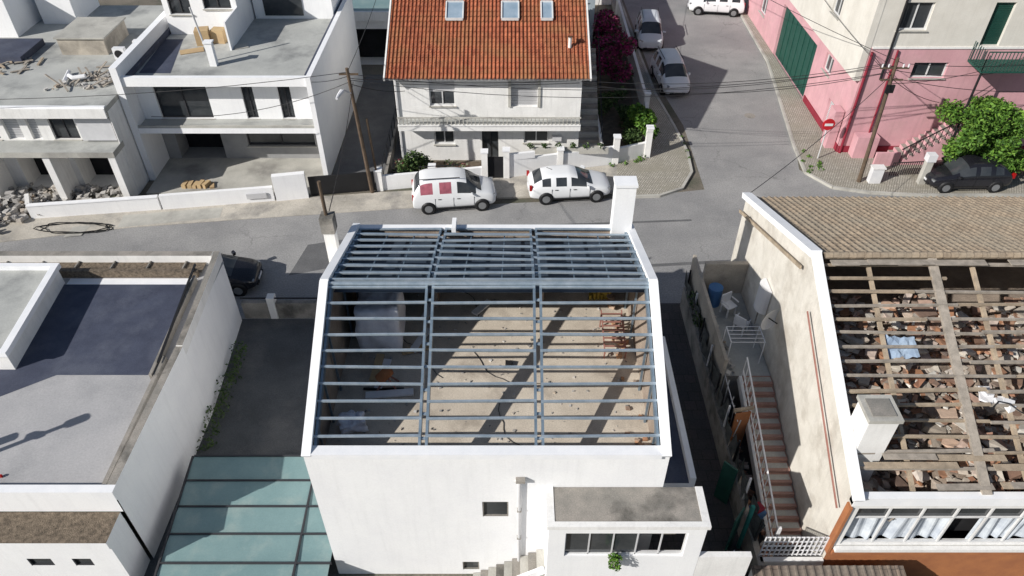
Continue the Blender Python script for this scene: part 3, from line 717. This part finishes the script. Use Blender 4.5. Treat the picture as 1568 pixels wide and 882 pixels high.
b.tiles((X0-.3,35.35,5.12),(X1-X0+.6,0,0),(0,5.65,2.65),.205,.34,.05,tile)
b.tiles((X1+.3,46.65,5.12),(-(X1-X0+.6),0,0),(0,-5.65,2.65),.205,.34,.05,tile)
b.quad((X0-.28,35.4,5.04),(X1+.28,35.4,5.04),(X1+.28,41,7.66),(X0-.28,41,7.66),white2)
for i in range(24):
    x=X0-.3+i*.43; b.tube([(x,41,7.82),(x+.45,41,7.84)],.13,tile)
b.part("verge")
for x in (X0-.36,X1+.36): b.beam((x,35.3,5.1),(x,41,7.75),.08,.18,white2); b.beam((x,46.7,5.1),(x,41,7.75),.08,.18,white2)
b.part("skylights")
skg=M("skylight_glass",(.30,.38,.46),(.22,.3,.38),rough=.1,fine=0,spec=.6)
for x in (-3.05,-.1,1.85):
    w=.45 if x<1 else .3
    y0,y1=38.8,39.9; zz=lambda y:5.12+(y-35.35)*2.65/5.65+.14
    b.quad((x-w,y0,zz(y0)),(x+w,y0,zz(y0)),(x+w,y1,zz(y1)),(x-w,y1,zz(y1)),skg)
    for a in(-w,w): b.beam((x+a,y0,zz(y0)),(x+a,y1,zz(y1)),.07,.12,frame)
    b.beam((x-w,y0,zz(y0)),(x+w,y0,zz(y0)),.07,.13,frame); b.beam((x-w,y1,zz(y1)),(x+w,y1,zz(y1)),.07,.13,frame)
b.part("vent").tube([(3.0,37.2,6.0),(3.0,37.2,6.6)],.09,white2); b.box(2.85,3.15,37.05,37.35,6.6,6.68,tile)
b.part("balcony")
b.box(X0+.1,X1-.02,35.2,35.98,2.25,2.55,white2,top=terr)
b.box(X0+.1,X1-.02,35.15,35.27,2.551,2.62,white2)
for i in range(46):
    x=X0+.2+i*(X1-X0-.3)/45; b.beam((x,35.21,2.62),(x,35.21,3.0),.045,.045,concL)
b.beam((X0+.1,35.21,3.02),(X1-.02,35.21,3.02),.09,.06,concL)
b.part("pipes_and_trim").box(X0+.05,X0+.13,35.9,35.98,0,4.9,shut)
b.box(1.36,1.5,35.93,35.99,3.25,4.9,concL); b.box(-.2,-.06,35.93,35.99,3.25,4.9,concL)
b.box(2.2,2.7,35.8,35.99,1.3,1.6,shut)
b.part("outside_stair")
for i in range(20): b.box(3.75,4.9,36+i*.3,36.3+i*.3-.002,0,.15+i*.2,conc if i%2 else concL)
b.box(4.9,5.05,36,42,0,1.0,white2); b.beam((5.0,36,1.1),(5.0,42,5.0),.05,.05,black)
for i in range(10): b.beam((5.0,36+i*.6,.2+i*.4),(5.0,36+i*.6,1.1+i*.4),.03,.03,black)
b.done()
b=B("front_garden_wall")
b.part("wall")
def wseg(b,p,q,z0,z1,m,t=.18):
    p=Vector((*p,(z0+z1)/2));q=Vector((*q,(z0+z1)/2)); b.beam(p,q,t,z1-z0,m)
wseg(b,(-6.95,33.0),(-1.55,33.9),0,.85,white); wseg(b,(-.25,34.1),(5.7,35.55),0,1.15,white); wseg(b,(-.2,34.12),(1.2,34.4),1.151,1.5,white)
wseg(b,(5.7,35.55),(7.6,36.3),0,1.0,white2); wseg(b,(7.6,36.3),(8.1,41),0,1.1,white2); wseg(b,(8.1,41),(8.2,58),0,1.3,white2)
b.part("pillars")
for x,y,h in ((-6.95,33,1.2),(-4.2,33.45,1.15),(-1.45,33.92,1.75),(-.3,34.1,1.75),(2.6,34.8,1.4),(5.7,35.55,1.7),(7.55,36.2,1.9),(8.1,41,1.6)):
    b.box(x-.16,x+.16,y-.16,y+.16,0,h,white2); b.box(x-.2,x+.2,y-.2,y+.2,h+.001,h+.08,coping)
b.part("gate").box(-1.3,-.45,33.98,34.02,.12,1.4,black)
b.part("flower_trough").box(1.1,5.2,34.95,35.12,1.0,1.35,concL)
b.done()
b=B("garden_bed")
b.poly([(-6.9,33.2),(-1.5,34.05),(-1.5,35.8),(-6.1,35.9)],.02,soil); b.poly([(-.2,34.3),(5.6,35.7),(7.5,36.5),(8,58),(5.2,58),(5.0,36),(-.2,35.6)],.02,soil); b.done()
weeds("garden_shrubs",[(R.uniform(-6.3,-2),R.uniform(33.9,35.2),R.uniform(.1,.5),R.uniform(.2,.45)) for _ in range(14)],3000,flow,.07)
weeds("cactus_bush",[(-5.2,34.4,1.0,.6),(-5.6,34.2,.6,.6),(-4.8,34.6,.7,.5)],1600,leafD,.1)
weeds("potted_plants",[(1+i*.75,34.98,1.5,.18) for i in range(6)],500,leafD,.07)
weeds("garden_shrubs",[(R.uniform(5.4,7.4),R.uniform(37,43),R.uniform(.2,.9),R.uniform(.4,.7)) for _ in range(12)],4000,leafD,.1)
weeds("yucca_plant",[(7.6,38.3,1.3,.7),(7.3,39.3,1.2,.6),(7.9,37.6,.9,.45)],2400,leaf,.13)
b=B("bougainvillea")
b.part("trunk").tube([(6.6,46,0),(6.5,46.2,1.2),(6.7,46.5,2.2)],.12,polew,r2=.06); b.tube([(6.5,46.2,1.2),(5.9,47.5,2.4)],.08,polew,r2=.04)
b.part("crown"); foliage(b,[(6.2,46,2.2,1.1),(6.6,47.6,2.1,1.1),(5.9,45,1.8,1.0),(6.3,49.5,2.0,1.2),(6.9,44.2,1.5,.8),(6.6,51.5,1.9,1.0),(6.0,48,3.0,1.0),(7.2,45.6,2.6,.8)],14000,.11,boug); b.done()
weeds("pavement_weeds",[(9.9,36+i*.8,.12,.14) for i in range(4)]+[(5.5+i*.7,35.2+.2*i,.15,.2) for i in range(3)]+[(16.1+R.uniform(0,1),35+R.uniform(-1,2),.12,.16) for i in range(12)]+[(7.2,35.9,.2,.3),(-9.8,32.9,.1,.2)],1600,leaf,.05)

def house_b():
    b=B("modern_white_house_with_roof_terrace")
    x0,x1,yf,yk=-19.3,-9.85,34.0,46
    b.part("frame")
    b.box(x0-.2,x0+.15,yf-.1,yk,0,6.35,white,top=coping); b.box(x1-.25,x1,yf-.1,yk,0,5.85,white,top=coping)
    b.box(x0+.15,x1-.25,yf,yf+.25,5.35,5.82,white,top=coping); b.box(x0+.15,x1-.25,yf+.25,yk,5.3,5.5,white,top=terr)
    b.box(x0+.15,x1-.25,yf-.05,yf+2.2,2.8,3.1,white,top=terr)
    b.box(x0+.15,x1-.25,yk-.2,yk-.001,0,5.3,white)
    b.part("roof_edge").box(x0+.2,x1-.3,yf+.26,yf+.42,5.501,5.62,membr_and_shade); b.box(x1-.42,x1-.26,yf+.5,yk,5.501,5.75,membr_and_shade)
    b.box(x0+.16,x0+.34,yf+.5,yk,5.501,5.72,membr_and_shade)
    b.poly([(-18.8,35.2),(-17.2,35.2),(-18.0,39.5),(-19.0,39.5)],5.506,membr_and_shade)
    b.part("upper_wall"); w0=x0+.16
    b.wall((w0,yf+.95),(x1-.26,yf+.95),3.1,5.3,[(.9,3.6,3.12,5.0,'w',dframe),(5.35,5.95,3.12,5.0,'w',dframe),(7.2,7.85,3.12,5.0,'w',dframe)],white)
    b.part("balcony_rail"); b.box(x0+.15,x1-.25,yf,yf+.08,3.101,3.2,concL)
    b.part("lower_wall")
    b.wall((w0,yf+2.0),(x1-.26,yf+2.0),0,2.8,[(.7,3.2,.13,2.4,'d'),(4.6,8.3,.9,2.4,'w',dframe)],M("grey_render",(.33,.33,.33),(.28,.28,.28),fine=.06))
    b.box(x0+.15,x1-.25,yf-1.5,yf+2.0,0,.12,concL)
    b.part("penthouse")
    b.wall((-18.9,40.2),(-14.9,40.2),5.5,8.2,[(.3,1.5,6.6,7.9,'w',dframe),(2.2,3.7,6.9,7.9,'w',dframe)],white)
    b.quad((-14.9,40.2,5.5),(-14.9,46,5.5),(-14.9,46,8.2),(-14.9,40.2,8.2),white); b.quad((-18.9,40.2,5.5),(-18.9,46,5.5),(-18.9,46,8.2),(-18.9,40.2,8.2),white)
    b.poly([(-18.9,40.2),(-14.9,40.2),(-14.9,46),(-18.9,46)],8.2,terr)
    b.box(-14.8,-10.3,42.5,46,5.5,7.6,white,top=terr); b.box(-14.2,-12,42.44,42.498,5.7,7.2,glass)
    b.box(-15.0,-14.905,38,40.19,5.5,7.0,white)
    b.part("chimney").box(-15.45,-15.1,36.0,36.3,5.5,6.7,white); b.box(-15.5,-15.05,35.95,36.35,6.701,6.78,coping)
    b.part("pole").tube([(-15.6,36.6,5.5),(-15.9,36.6,8.3)],.05,shut)
    b.done()
    b=B("cardboard_box"); b.box(-17.0,-16.3,38.6,39.3,5.5,6.3,card,rot=.2); b.done()
    b=B("cardboard_box"); b.box(-16.2,-15.5,38.9,39.5,5.5,6.2,card,rot=-.1); b.done()
    b=B("cardboard_sheets"); b.box(-17.6,-16.4,37.6,38.2,5.51,5.54,card,rot=.4); b.box(-14.9,-14.2,38.2,38.8,5.51,5.54,concL,rot=.4); b.done()
    b=B("construction_pallet")
    for i in range(6): b.box(-17.4+i*.28,-17.18+i*.28,32.9,33.4,.12,.2+.2*R.random(),card,rot=R.uniform(-.4,.4))
    b.done()
house_b()
def house_a():
    b=B("unfinished_terrace_house")
    x0,x1,yf,yk=-45,-19.55,32.6,46
    b.part("roof").box(x0,x1,yf-.2,yk,4.75,5.0,concL,top=terr)
    b.box(x0,x1,yf-.2,yf-.05,5.001,5.08,coping)
    b.box(x0,x1,yf-.28,yf-.201,4.5,5.0,white2)
    b.part("upper_wall")
    ops=[]
    for xa,xb,k in ((-25.2,-24.4,'s'),(-24.0,-23.5,'s'),(-22.9,-21.6,'w'),(-26.8,-25.6,'w'),(-30,-28,'w'),(-34,-32,'w')):
        ops.append((xa-x0,xb-x0,3.05,4.35,k,dframe) if k=='w' else (xa-x0,xb-x0,3.05,4.35,k))
    b.wall((x0,yf+.3),(x1,yf+.3),3.0,4.75,ops,white2)
    b.box(-21.4,-19.7,yf+.1,yf+.28,3.1,4.3,shut)
    b.part("slab").box(x0,x1,yf-.9,yf+.3,2.7,3.0,concL,top=terr)
    b.part("lower_wall").wall((x0,yf+.6),(x1,yf+.6),0,2.7,[(-25.6-x0,-23.5-x0,.05,2.2,'d'),(-22.6-x0,-20.2-x0,.05,2.2,'d'),(-29-x0,-27-x0,.05,2.2,'d'),(-34-x0,-31-x0,.05,2.2,'d')],white2)
    b.part("piers").box(-23.25,-22.9,yf-.8,yf+.59,0,2.7,white2); b.box(-26.6,-26.3,yf-.8,yf+.59,0,2.7,white2); b.box(-19.95,-19.6,yf-.85,yf+.59,0,2.7,white2)
    b.part("side_wall").box(x1-.05,x1-.01,yf,yk,0,4.75,white2)
    b.part("rooftop_box"); b.box(-24.4,-21.9,38.6,41.4,5.0,5.9,copper); b.box(-24.5,-21.8,38.5,41.5,5.901,5.98,concL)
    b.box(-28.5,-26,37.5,40,5.0,5.35,membr_and_shade)
    b.box(-27.5,-25.5,43,46,5,6.8,white,top=terr); b.box(-33,-28,41,46,5,7.2,white,top=terr)
    b.done()
    for px,py in ((-21.0,38.0),(-20.3,39.0)):
        b=B("air_conditioner_unit"); b.part("case").box(px-.3,px+.3,py,py+.3,5.0,5.6,plast); b.part("fan").tube([(px,py-.01,5.3),(px,py-.04,5.3)],.22,black,n=14); b.done()
    b=B("roof_debris")
    for i in range(55):
        cx,cy=R.choice([(-20.9,35.0),(-21.6,35.8),(-22.3,34.6),(-20.5,35.8)]); b.chunk((cx+R.gauss(0,.55),cy+R.gauss(0,.4),5.05+R.uniform(0,.06)),R.uniform(.04,.13),rubg)
    for i in range(16): 
        x=R.uniform(-23,-20.3);y=R.uniform(34,37);a=R.uniform(0,3); b.beam((x,y,5.06),(x+math.cos(a)*1.0,y+math.sin(a)*1.0,5.08+R.uniform(0,.4)),.09,.04,woodD)
    b.tube([(-22.6,35.6,5.2),(-22.2,35.2,5.25),(-21.6,35.3,5.3)],.12,plast); b.tube([(-22.9,36.2,5.15),(-22.6,35.0,5.15)],.1,plast)
    b.done()
    b=B("timber_offcuts")
    for i in range(16):
        x=R.uniform(-28,-25);y=R.uniform(35,38);a=R.uniform(0,3); b.beam((x,y,5.05+i*.004),(x+math.cos(a)*.9,y+math.sin(a)*.9,5.07+i*.004),.12,.04,woodD if i%3 else wood)
    b.done()
    b=B("rubble_heap")
    for i in range(380):
        x=R.uniform(-28,-20.3);y=R.uniform(30.9,33); b.chunk((x,y,R.uniform(0,.5)*(.6+noise.noise(Vector((x,y,0))))),R.uniform(.06,.2),rubg)
    for i in range(240):
        b.chunk((R.gauss(-26.0,.7),R.gauss(30.4,.6),R.uniform(0,.45)),R.uniform(.06,.2),rubg)
    b.done()
    b=B("garden_wall")
    b.part("wall"); wseg(b,(-24.1,30.4),(-17.9,31.2),0,.75,white,.2); wseg(b,(-17.8,31.2),(-12.3,32.0),0,.85,white,.2); wseg(b,(-12.2,32.0),(-10.6,32.3),0,1.5,white,.3)
    b.part("coping"); wseg(b,(-24.1,30.4),(-17.9,31.2),.751,.8,coping,.26)
    b.part("meter_box").box(-13.6,-12.6,31.7,31.75,.3,.6,shut,rot=.14)
    b.part("return_wall"); wseg(b,(-24.1,30.5),(-24.6,31.4),0,.8,white2,.2)
    b.done()
    b=B("black_sliding_gate"); wseg(b,(-10.5,32.4),(-7.2,32.95),.05,1.15,black,.08); b.done()
    b=B("black_hose")
    pts=[]
    for i in range(70):
        t=i*.3; r=1+.14*math.sin(i*1.1)+.05*math.sin(i*.37); pts.append((-21.6+1.7*math.cos(t)*r,29.5+.42*math.sin(t)*r,.07+.02*math.sin(i)))
    b.tube(pts,.02,rubber,n=6); b.done()
house_a()
b=B("driveway_paving"); b.poly([(-9.8,33.1),(-7.2,33.2),(-6.3,36),(-6.3,47),(-9.8,47)],.01,asph2); b.done()
b=B("side_garden_fence"); b.part("wall"); wseg(b,(-6.7,33.3),(-6.9,46),0,.6,conc,.15); b.part("mesh"); 
for i in range(12): b.beam((-6.8,33.5+i,.6),(-6.8,33.5+i,1.4),.04,.04,black)
b.beam((-6.8,33.5,1.4),(-6.8,45,1.4),.03,.03,black); b.done()
b=B("rear_garage_house")
b.part("walls").wall((-11.2,48.6),(-5.9,48.6),0,3.1,[(.4,3.5,.02,2.5,'d')],white2); b.part("terrace").box(-11.2,-5.9,48.62,56,3.1,3.3,white2,top=greenglass)
b.box(-11.2,-5.9,48.4,48.6,3.1,3.7,white2); b.box(-11.2,-5,56.01,60,0,6.4,bgrey,top=terr); b.done()
b=B("neighbour_house"); b.part("walls").box(4.6,8.0,60,70,0,6,white2); b.part("roof").tiles((4.3,59.6,6),(4,0,0),(0,5,2.2),.205,.34,.05,tile); b.done()
b=B("blue_house")
b.wall((4.0,47.5),(5.3,47.5),0,5.4,[(.3,1.0,3.2,4.6,'w')],bgrey); b.box(4.0,5.3,47.6,58,0,5.4,bgrey,top=terr); b.done()

def pink_building():
    b=B("pink_corner_building")
    X,Y=18.4,36.7
    b.part("street_side_wall")
    f=lambda y:62-y
    b.wall((X,62),(X,Y),0,4.4,[(f(50.2),f(43.2),.05,3.6,'g'),(f(39.6),f(38.2),.12,2.0,'s',plast),(f(41.6),f(40.4),2.9,3.9,'w'),(f(55),f(53.6),1.4,2.8,'w'),(f(60),f(58),.1,2.4,'s')],pink)
    b.part("upper_storeys")
    b.wall((X-.35,48.8),(X-.35,Y-.02),4.4,11,[(2.0,3.2,6.2,8,'w'),(7,8.2,6.2,8,'w')],cream)
    b.quad((X-.35,48.8,4.4),(X,48.8,4.4),(X,Y,4.4),(X-.35,Y,4.4),cream)
    b.quad((X-.35,Y-.02,4.4),(X,Y-.02,4.4),(X,Y-.02,11),(X-.35,Y-.02,11),cream)
    b.quad((X-.35,48.8,4.4),(X,48.8,4.4),(X,48.8,11),(X-.35,48.8,11),cream)
    b.wall((X,62),(X,48.8),4.4,7.5,[],pink)
    b.part("front_wall")
    b.wall((X,Y),(40,Y),0,6.2,[(20.95-X,22.75-X,4.55,5.4,'w'),(29-X,30.4-X,3,4.4,'w')],pink)
    b.wall((X,Y),(40,Y),6.2,11,[(19.4-X,20.9-X,7.1,8.5,'w'),(23.9-X,24.9-X,6.3,8.5,'s',greenp),(28-X,29.6-X,7.1,8.5,'w'),(33-X,34.4-X,7.1,8.5,'w')],cream)
    b.part("string_course").box(X+.1,40,Y-.05,Y-.003,6.15,6.25,white2)
    b.part("pipes"); b.tube([(X+.12,Y-.1,0),(X+.12,Y-.1,6)],.07,redp); b.tube([(X+1.0,Y-.08,4.5),(X+1.0,Y-.08,11)],.06,black); b.tube([(X+1.4,Y-.1,0),(X+1.4,Y-.1,6.1)],.05,redp)
    b.part("plinth").box(X,40,Y-.06,Y-.004,0,.5,redp); b.box(X-.06,X-.004,Y,43,0,.5,redp)
    b.part("rear"); b.quad((40,Y,0),(40,62,0),(40,62,11),(40,Y,11),cream); b.poly([(X-.35,Y),(40,Y),(40,62),(X-.35,62)],11,tile)
    b.part("vestibule").box(17.85,18.33,37.1,37.9,.12,2.4,pink)
    b.box(19.0,20.2,36.0,36.62,.12,1.4,pink)
    b.part("green_metal_balcony")
    b.box(23.6,27,35.2,36.65,5.5,5.6,greenp)
    for i in range(20): b.beam((23.6+i*.18,35.2,5.6),(23.6+i*.18,35.2,6.6),.03,.03,greenp)
    b.beam((23.6,35.2,6.6),(27.1,35.2,6.6),.05,.05,greenp)
    for i in range(8): b.beam((23.6,35.2+i*.2,5.6),(23.6,35.2+i*.2,6.6),.03,.03,greenp)
    b.tube([(23.7,35.3,.1),(23.7,35.3,5.5)],.06,black)
    b.part("outside_stair")
    for i in range(12): b.box(21.2+i*.28,21.478+i*.28,35.3,36.6,.12,.3+i*.2,pink,top=conc)
    b.beam((21.2,35.25,1.1),(24.6,35.25,3.5),.05,.05,black)
    for i in range(12): b.beam((21.3+i*.28,35.25,.3+i*.2),(21.3+i*.28,35.25,1.15+i*.2),.03,.03,black)
    b.box(19.9,21.2,35.2,35.35,.12,.9,pink)
    b.done()
pink_building()
b=B("leafy_tree")
b.part("trunk").tube([(24.8,35.0,0),(24.7,35.0,.8),(24.9,35.1,1.6)],.16,polew,r2=.1)
for q in ((23.6,34.6,2.6),(25.8,34.8,2.7),(24.6,35.6,3.2),(26.4,35.3,2.2),(24.0,35.4,3.3)): b.tube([(24.85,35.05,1.5),lerp((24.85,35.05,1.5),q,.5),q],.07,polew,r2=.03)
b.part("crown")
bl=[]
for i in range(34):
    a=R.uniform(0,6.28); rr=R.uniform(.3,2.0); bl.append((24.9+rr*1.15*math.cos(a),34.8+rr*.8*math.sin(a),2.25+R.uniform(-1.2,1.3),R.uniform(.4,.85)))
foliage(b,bl,24000,.10,leaf); b.done()
weeds("street_corner_bush",[(26.8+i*.5,34.4,.9,.7) for i in range(5)],4000,leaf,.09)

# ------------------------------------------------------------------ street furniture
b=B("utility_pole_with_street_lamp")
b.part("pole").tube([(-7.35,32.7,0),(-7.7,32.7,6.9)],.11,polew,r2=.08)
b.part("lamp_arm").tube([(-7.6,32.7,5.6),(-7.9,32.3,6.0),(-8.0,32.0,6.0)],.035,shut); b.part("lamp_head").tube([(-7.95,32.1,6.02),(-8.05,31.8,5.98),(-8.1,31.5,5.95)],.12,plast,r2=.06)
b.part("crossarm").beam((-8.1,32.7,6.6),(-7.2,32.7,6.6),.08,.08,polew)
b.tube([(-7.0,32.9,0),(-7.15,32.9,4.2)],.06,polew)
b.done()
b=B("utility_pole")
b.part("pole").tube([(18.55,33.6,0),(18.3,33.6,7.0)],.12,polew,r2=.08)
b.part("crossarm").beam((17.6,33.6,6.5),(19.0,33.6,6.5),.08,.08,polew); b.beam((17.8,33.6,5.9),(18.9,33.6,5.9),.07,.07,polew)
b.part("insulators")
for x in (17.7,18.0,18.7,18.95): b.tube([(x,33.6,6.54),(x,33.6,6.7)],.04,plast)
b.part("junction_box").box(18.15,18.55,33.4,33.5,5.3,5.7,black)
b.done()
b=B("no_entry_sign")
b.part("post").tube([(17.1,36.0,.1),(17.1,36.0,2.5)],.035,shut)
b.part("disc").tube([(17.1,35.95,2.25),(17.1,35.90,2.25)],.33,signred,n=28)
b.part("bar").box(16.88,17.32,35.878,35.895,2.18,2.32,plast); b.done()
b=B("utility_cabinet"); b.part("cabinet").box(19.0,19.6,33.4,33.75,.12,1.0,plast); b.part("lid").box(18.95,19.65,33.35,33.8,1.001,1.06,white2); b.done()
b=B("pillar_letterbox"); b.part("pillar").box(21.6,21.95,33.3,33.6,.12,1.5,concL); b.part("cap").box(21.55,22.0,33.25,33.65,1.501,1.9,plast); b.done()
b=B("iron_railing")
for i in range(24): b.beam((20.4+i*.12,34.2+i*.01,.12),(20.4+i*.12,34.2+i*.01,.9),.03,.03,black)
b.beam((20.4,34.2,.9),(23.2,34.45,.9),.04,.04,black); b.done()
def wire(b,p,q,sag,r=.016):
    pts=[]
    for i in range(13):
        t=i/12; v=Vector(p).lerp(Vector(q),t); v.z-=sag*4*t*(1-t); pts.append(v)
    b.tube(pts,r,black,n=4,cap=False)
b=B("overhead_wires")
for p,q,sg in (((17.7,33.6,6.7),(3.7,35.6,4.9),.5),((18.0,33.6,6.7),(3.8,35.6,4.6),.6),((17.8,33.6,6.2),(3.7,35.6,4.75),.75),((18.7,33.6,6.7),(8,62,7),.6),((18.95,33.6,6.7),(32,34,7.5),.5),((18.5,33.6,5.9),(18.5,36.6,6),.1),
   ((18.3,33.6,6.6),(-7.6,32.7,6.6),1.0),((18.2,33.6,6.3),(-7.6,32.7,6.3),1.1),((-7.7,32.7,6.7),(-40,31,6.8),1.0),((-7.7,32.7,6.5),(-10,34,5.6),.1),((-7.6,32.7,6.4),(-6.2,36,4.9),.1),((-7.7,32.7,6.7),(-8.5,62,7),.8),
   ((18.3,33.6,6.2),(9.3,24.5,5.3),.3),((18.3,33.6,6.4),(26,36.6,5),.3),((18.3,33.6,6.0),(23,36.6,3.2),.2),((18.4,33.6,6.0),(30,36.6,4),.4),((18.4,33.6,5.7),(27,36.6,6.0),.4),((-7.5,32.7,6.2),(-5.9,19.4,7.9),.3),((3.6,35.7,4.8),(8,62,6),.5),((17.7,33.6,6.5),(17.9,48,7),.3),((-7.6,32.7,6.1),(-5.6,35.9,4.2),.15),((-7.7,32.7,6.2),(-17,31.6,5.0),.6)):
    wire(b,p,q,sg)
b.done()
b=B("house_service_cables")
for z,s in ((4.75,.12),(4.6,.1),(2.15,.1)): wire(b,(-6.0,35.9,z),(3.5,35.9,z+.05),s,.014)
b.done()

# ------------------------------------------------------------------ cars
def car(name,loc,rot,kind,paint,rearglass=None):
    b=B(name)
    if kind=='hatch':
        st=[(2.12,.60,.36,.52,.58,.5),(2.04,.76,.24,.64,.70,.62),(1.7,.86,.20,.78,.86,.68),(1.05,.885,.2,.90,.97,.72),(.85,.885,.2,.92,1.10,.70),(.30,.89,.2,.93,1.40,.60),(-.05,.89,.2,.94,1.46,.61),(-.11,.89,.2,.94,1.465,.61),(-.9,.89,.2,.96,1.46,.60),(-.96,.89,.2,.96,1.455,.60),(-1.5,.87,.2,1.0,1.39,.56),(-1.93,.84,.24,1.0,1.05,.64),(-2.08,.78,.28,.86,.9,.62),(-2.12,.70,.34,.6,.66,.55)]
        wb=(1.32,-1.28)
    else:
        st=[(2.1,.62,.36,.60,.68,.52),(2.02,.78,.24,.78,.86,.66),(1.75,.86,.20,.92,1.0,.72),(1.3,.89,.2,1.0,1.08,.75),(1.12,.90,.2,1.01,1.26,.72),(.62,.90,.2,1.02,1.70,.66),(.05,.90,.2,1.03,1.79,.68),(-.02,.90,.2,1.03,1.79,.68),(-.88,.90,.2,1.04,1.80,.69),(-.95,.90,.2,1.04,1.80,.69),(-1.8,.89,.2,1.05,1.77,.68),(-2.03,.87,.24,1.04,1.12,.74),(-2.1,.86,.28,.9,.96,.72),(-2.13,.80,.34,.6,.66,.6)]
        wb=(1.35,-1.35)
    gl={4,5,7,9}; ws={3,4}; rs={10}
    V=[]
    for x,hw,zl,zb,zr,hr in st:
        half=[(hw*.85,zl),(hw,zl+.14),(hw*1.01,(zl+zb)/2+.12),(hw*.965,zb),(hr,zr),(hr*.55,zr+.045)]
        ring=[(0,zl)]+half+[(0,zr+.055)]+[(-y,z) for y,z in half[::-1]]
        for y,z in ring: V.append((x,y,z))
    n=14
    b.part("body_shell"); b.raw(V,[],paint)
    V_,F_,I_,ms=b.parts["body_shell"]
    for i in range(len(st)-1):
        for j in range(n):
            jj=j if j<7 else 13-j
            m=paint
            if jj==0: m=black
            if jj==4 and i in gl: m=glass
            if jj==4 and i in(7,9) and rearglass: m=rearglass
            if jj in(5,6) and (i in ws or i in rs): m=glass
            F_.append((i*n+j,i*n+(j+1)%n,(i+1)*n+(j+1)%n,(i+1)*n+j)); I_.append(b._mi(m))
    F_.append(tuple(range(n))[::-1]); I_.append(0); F_.append(tuple(range((len(st)-1)*n,len(st)*n))); I_.append(0)
    hw=st[6][1]
    b.part("wheel_arches")
    for x in wb:
        for s in (-1,1): b.tube([(x,s*(hw-.25),.33),(x,s*(hw+.012),.33)],.375,black,n=22)
    b.part("wheels")
    for x in wb:
        for s in (-1,1):
            b.tube([(x,s*(hw-.2),.31),(x,s*(hw+.03),.31)],.31,rubber,n=22); b.tube([(x,s*(hw+.03),.31),(x,s*(hw+.04),.31)],.2,rim,n=16)
    b.part("lights")
    for s in (-1,1):
        b.chunk((1.93,s*.66,st[1][3]+.02),.12,rim,flat=.9); b.box(-2.13,-2.0,s*.72-.07,s*.72+.07,.78,1.05,redl)
    b.part("plates_and_bumper"); b.box(2.1,2.15,-.26,.26,.40,.50,plast); b.box(2.06,2.125,-.5,.5,.28,.38,black); b.box(-2.16,-2.12,-.26,.26,.55,.66,plast)
    b.part("mirrors")
    for s in (-1,1): b.chunk((.85,s*(hw+.06),st[4][3]+.06),.1,paint)
    b.part("trim")
    for s in (-1,1):
        b.box(.1,.26,s*(hw+.006)-.012,s*(hw+.006)+.012,.80,.83,black); b.box(-.85,-.69,s*(hw+.006)-.012,s*(hw+.006)+.012,.82,.85,black)
        for xx in (.95,-.08,-1.0): b.box(xx-.006,xx+.006,s*(hw+.0)-.012,s*(hw+.0)+.0125,.35,.88,black)
        b.box(-1.0,1.0,s*hw-.012,s*hw+.018,.27,.33,black)
    if kind!='hatch':
        for s in(-1,1): b.beam((.3,s*.6,1.86),(-1.7,s*.6,1.87),.03,.03,black)
    else: b.tube([(-.9,0,1.5),(-1.2,0,1.66)],.012,black,n=5)
    b.done(smooth=("body_shell","wheel_arches"),sub={"body_shell":2},loc=loc,rot=rot)
car("parked_van",(-2.95,31.75,.04),.12,'van',cpw,pinkglass)
car("parked_hatchback",(2.95,32.55,.05),.09,'hatch',cpw)
car("parked_van",(9.95,52.6,.0),-1.9+.25,'van',cps,None)
car("parked_van",(10.35,45.6,.0),-1.50,'van',cps,None)
car("parked_van",(16.0,58.4,.0),math.pi-.15,'van',cpw,None)
car("parked_car",(23.9,33.4,.12),math.pi+.02,'hatch',cpb,None)
car("parked_car",(-13.4,25.3,.0),.05,'hatch',cpb,None)

# ------------------------------------------------------------------ light, sky, camera
az=Vector((.85,.53)).normalized(); el=math.radians(32)
d=Vector((az.x*math.cos(el),az.y*math.cos(el),-math.sin(el)))
sun=bpy.data.lights.new("sun",'SUN'); sun.energy=5.0; sun.angle=math.radians(.5); sun.color=(1,.965,.91)
so=bpy.data.objects.new("sun",sun); sc.collection.objects.link(so); so.rotation_euler=d.to_track_quat('-Z','Y').to_euler()
w=bpy.data.worlds.new("World"); sc.world=w; w.use_nodes=True
nt=w.node_tree; sky=nt.nodes.new("ShaderNodeTexSky"); sky.sky_type='NISHITA'; sky.sun_disc=False; sky.sun_elevation=el; sky.sun_rotation=math.atan2(-az.x,-az.y)
bg=nt.nodes["Background"]; nt.links.new(sky.outputs[0],bg.inputs[0]); bg.inputs[1].default_value=.075
cam=bpy.data.cameras.new("camera"); co=bpy.data.objects.new("camera",cam); sc.collection.objects.link(co)
cam.sensor_width=36; cam.lens=1130/1568*36; cam.clip_end=3000
co.location=(0,0,21.6); co.rotation_euler=(math.radians(90-40.8),0,0)
sc.camera=co
sc.view_settings.view_transform='Standard'; sc.view_settings.look='None'; sc.view_settings.exposure=0
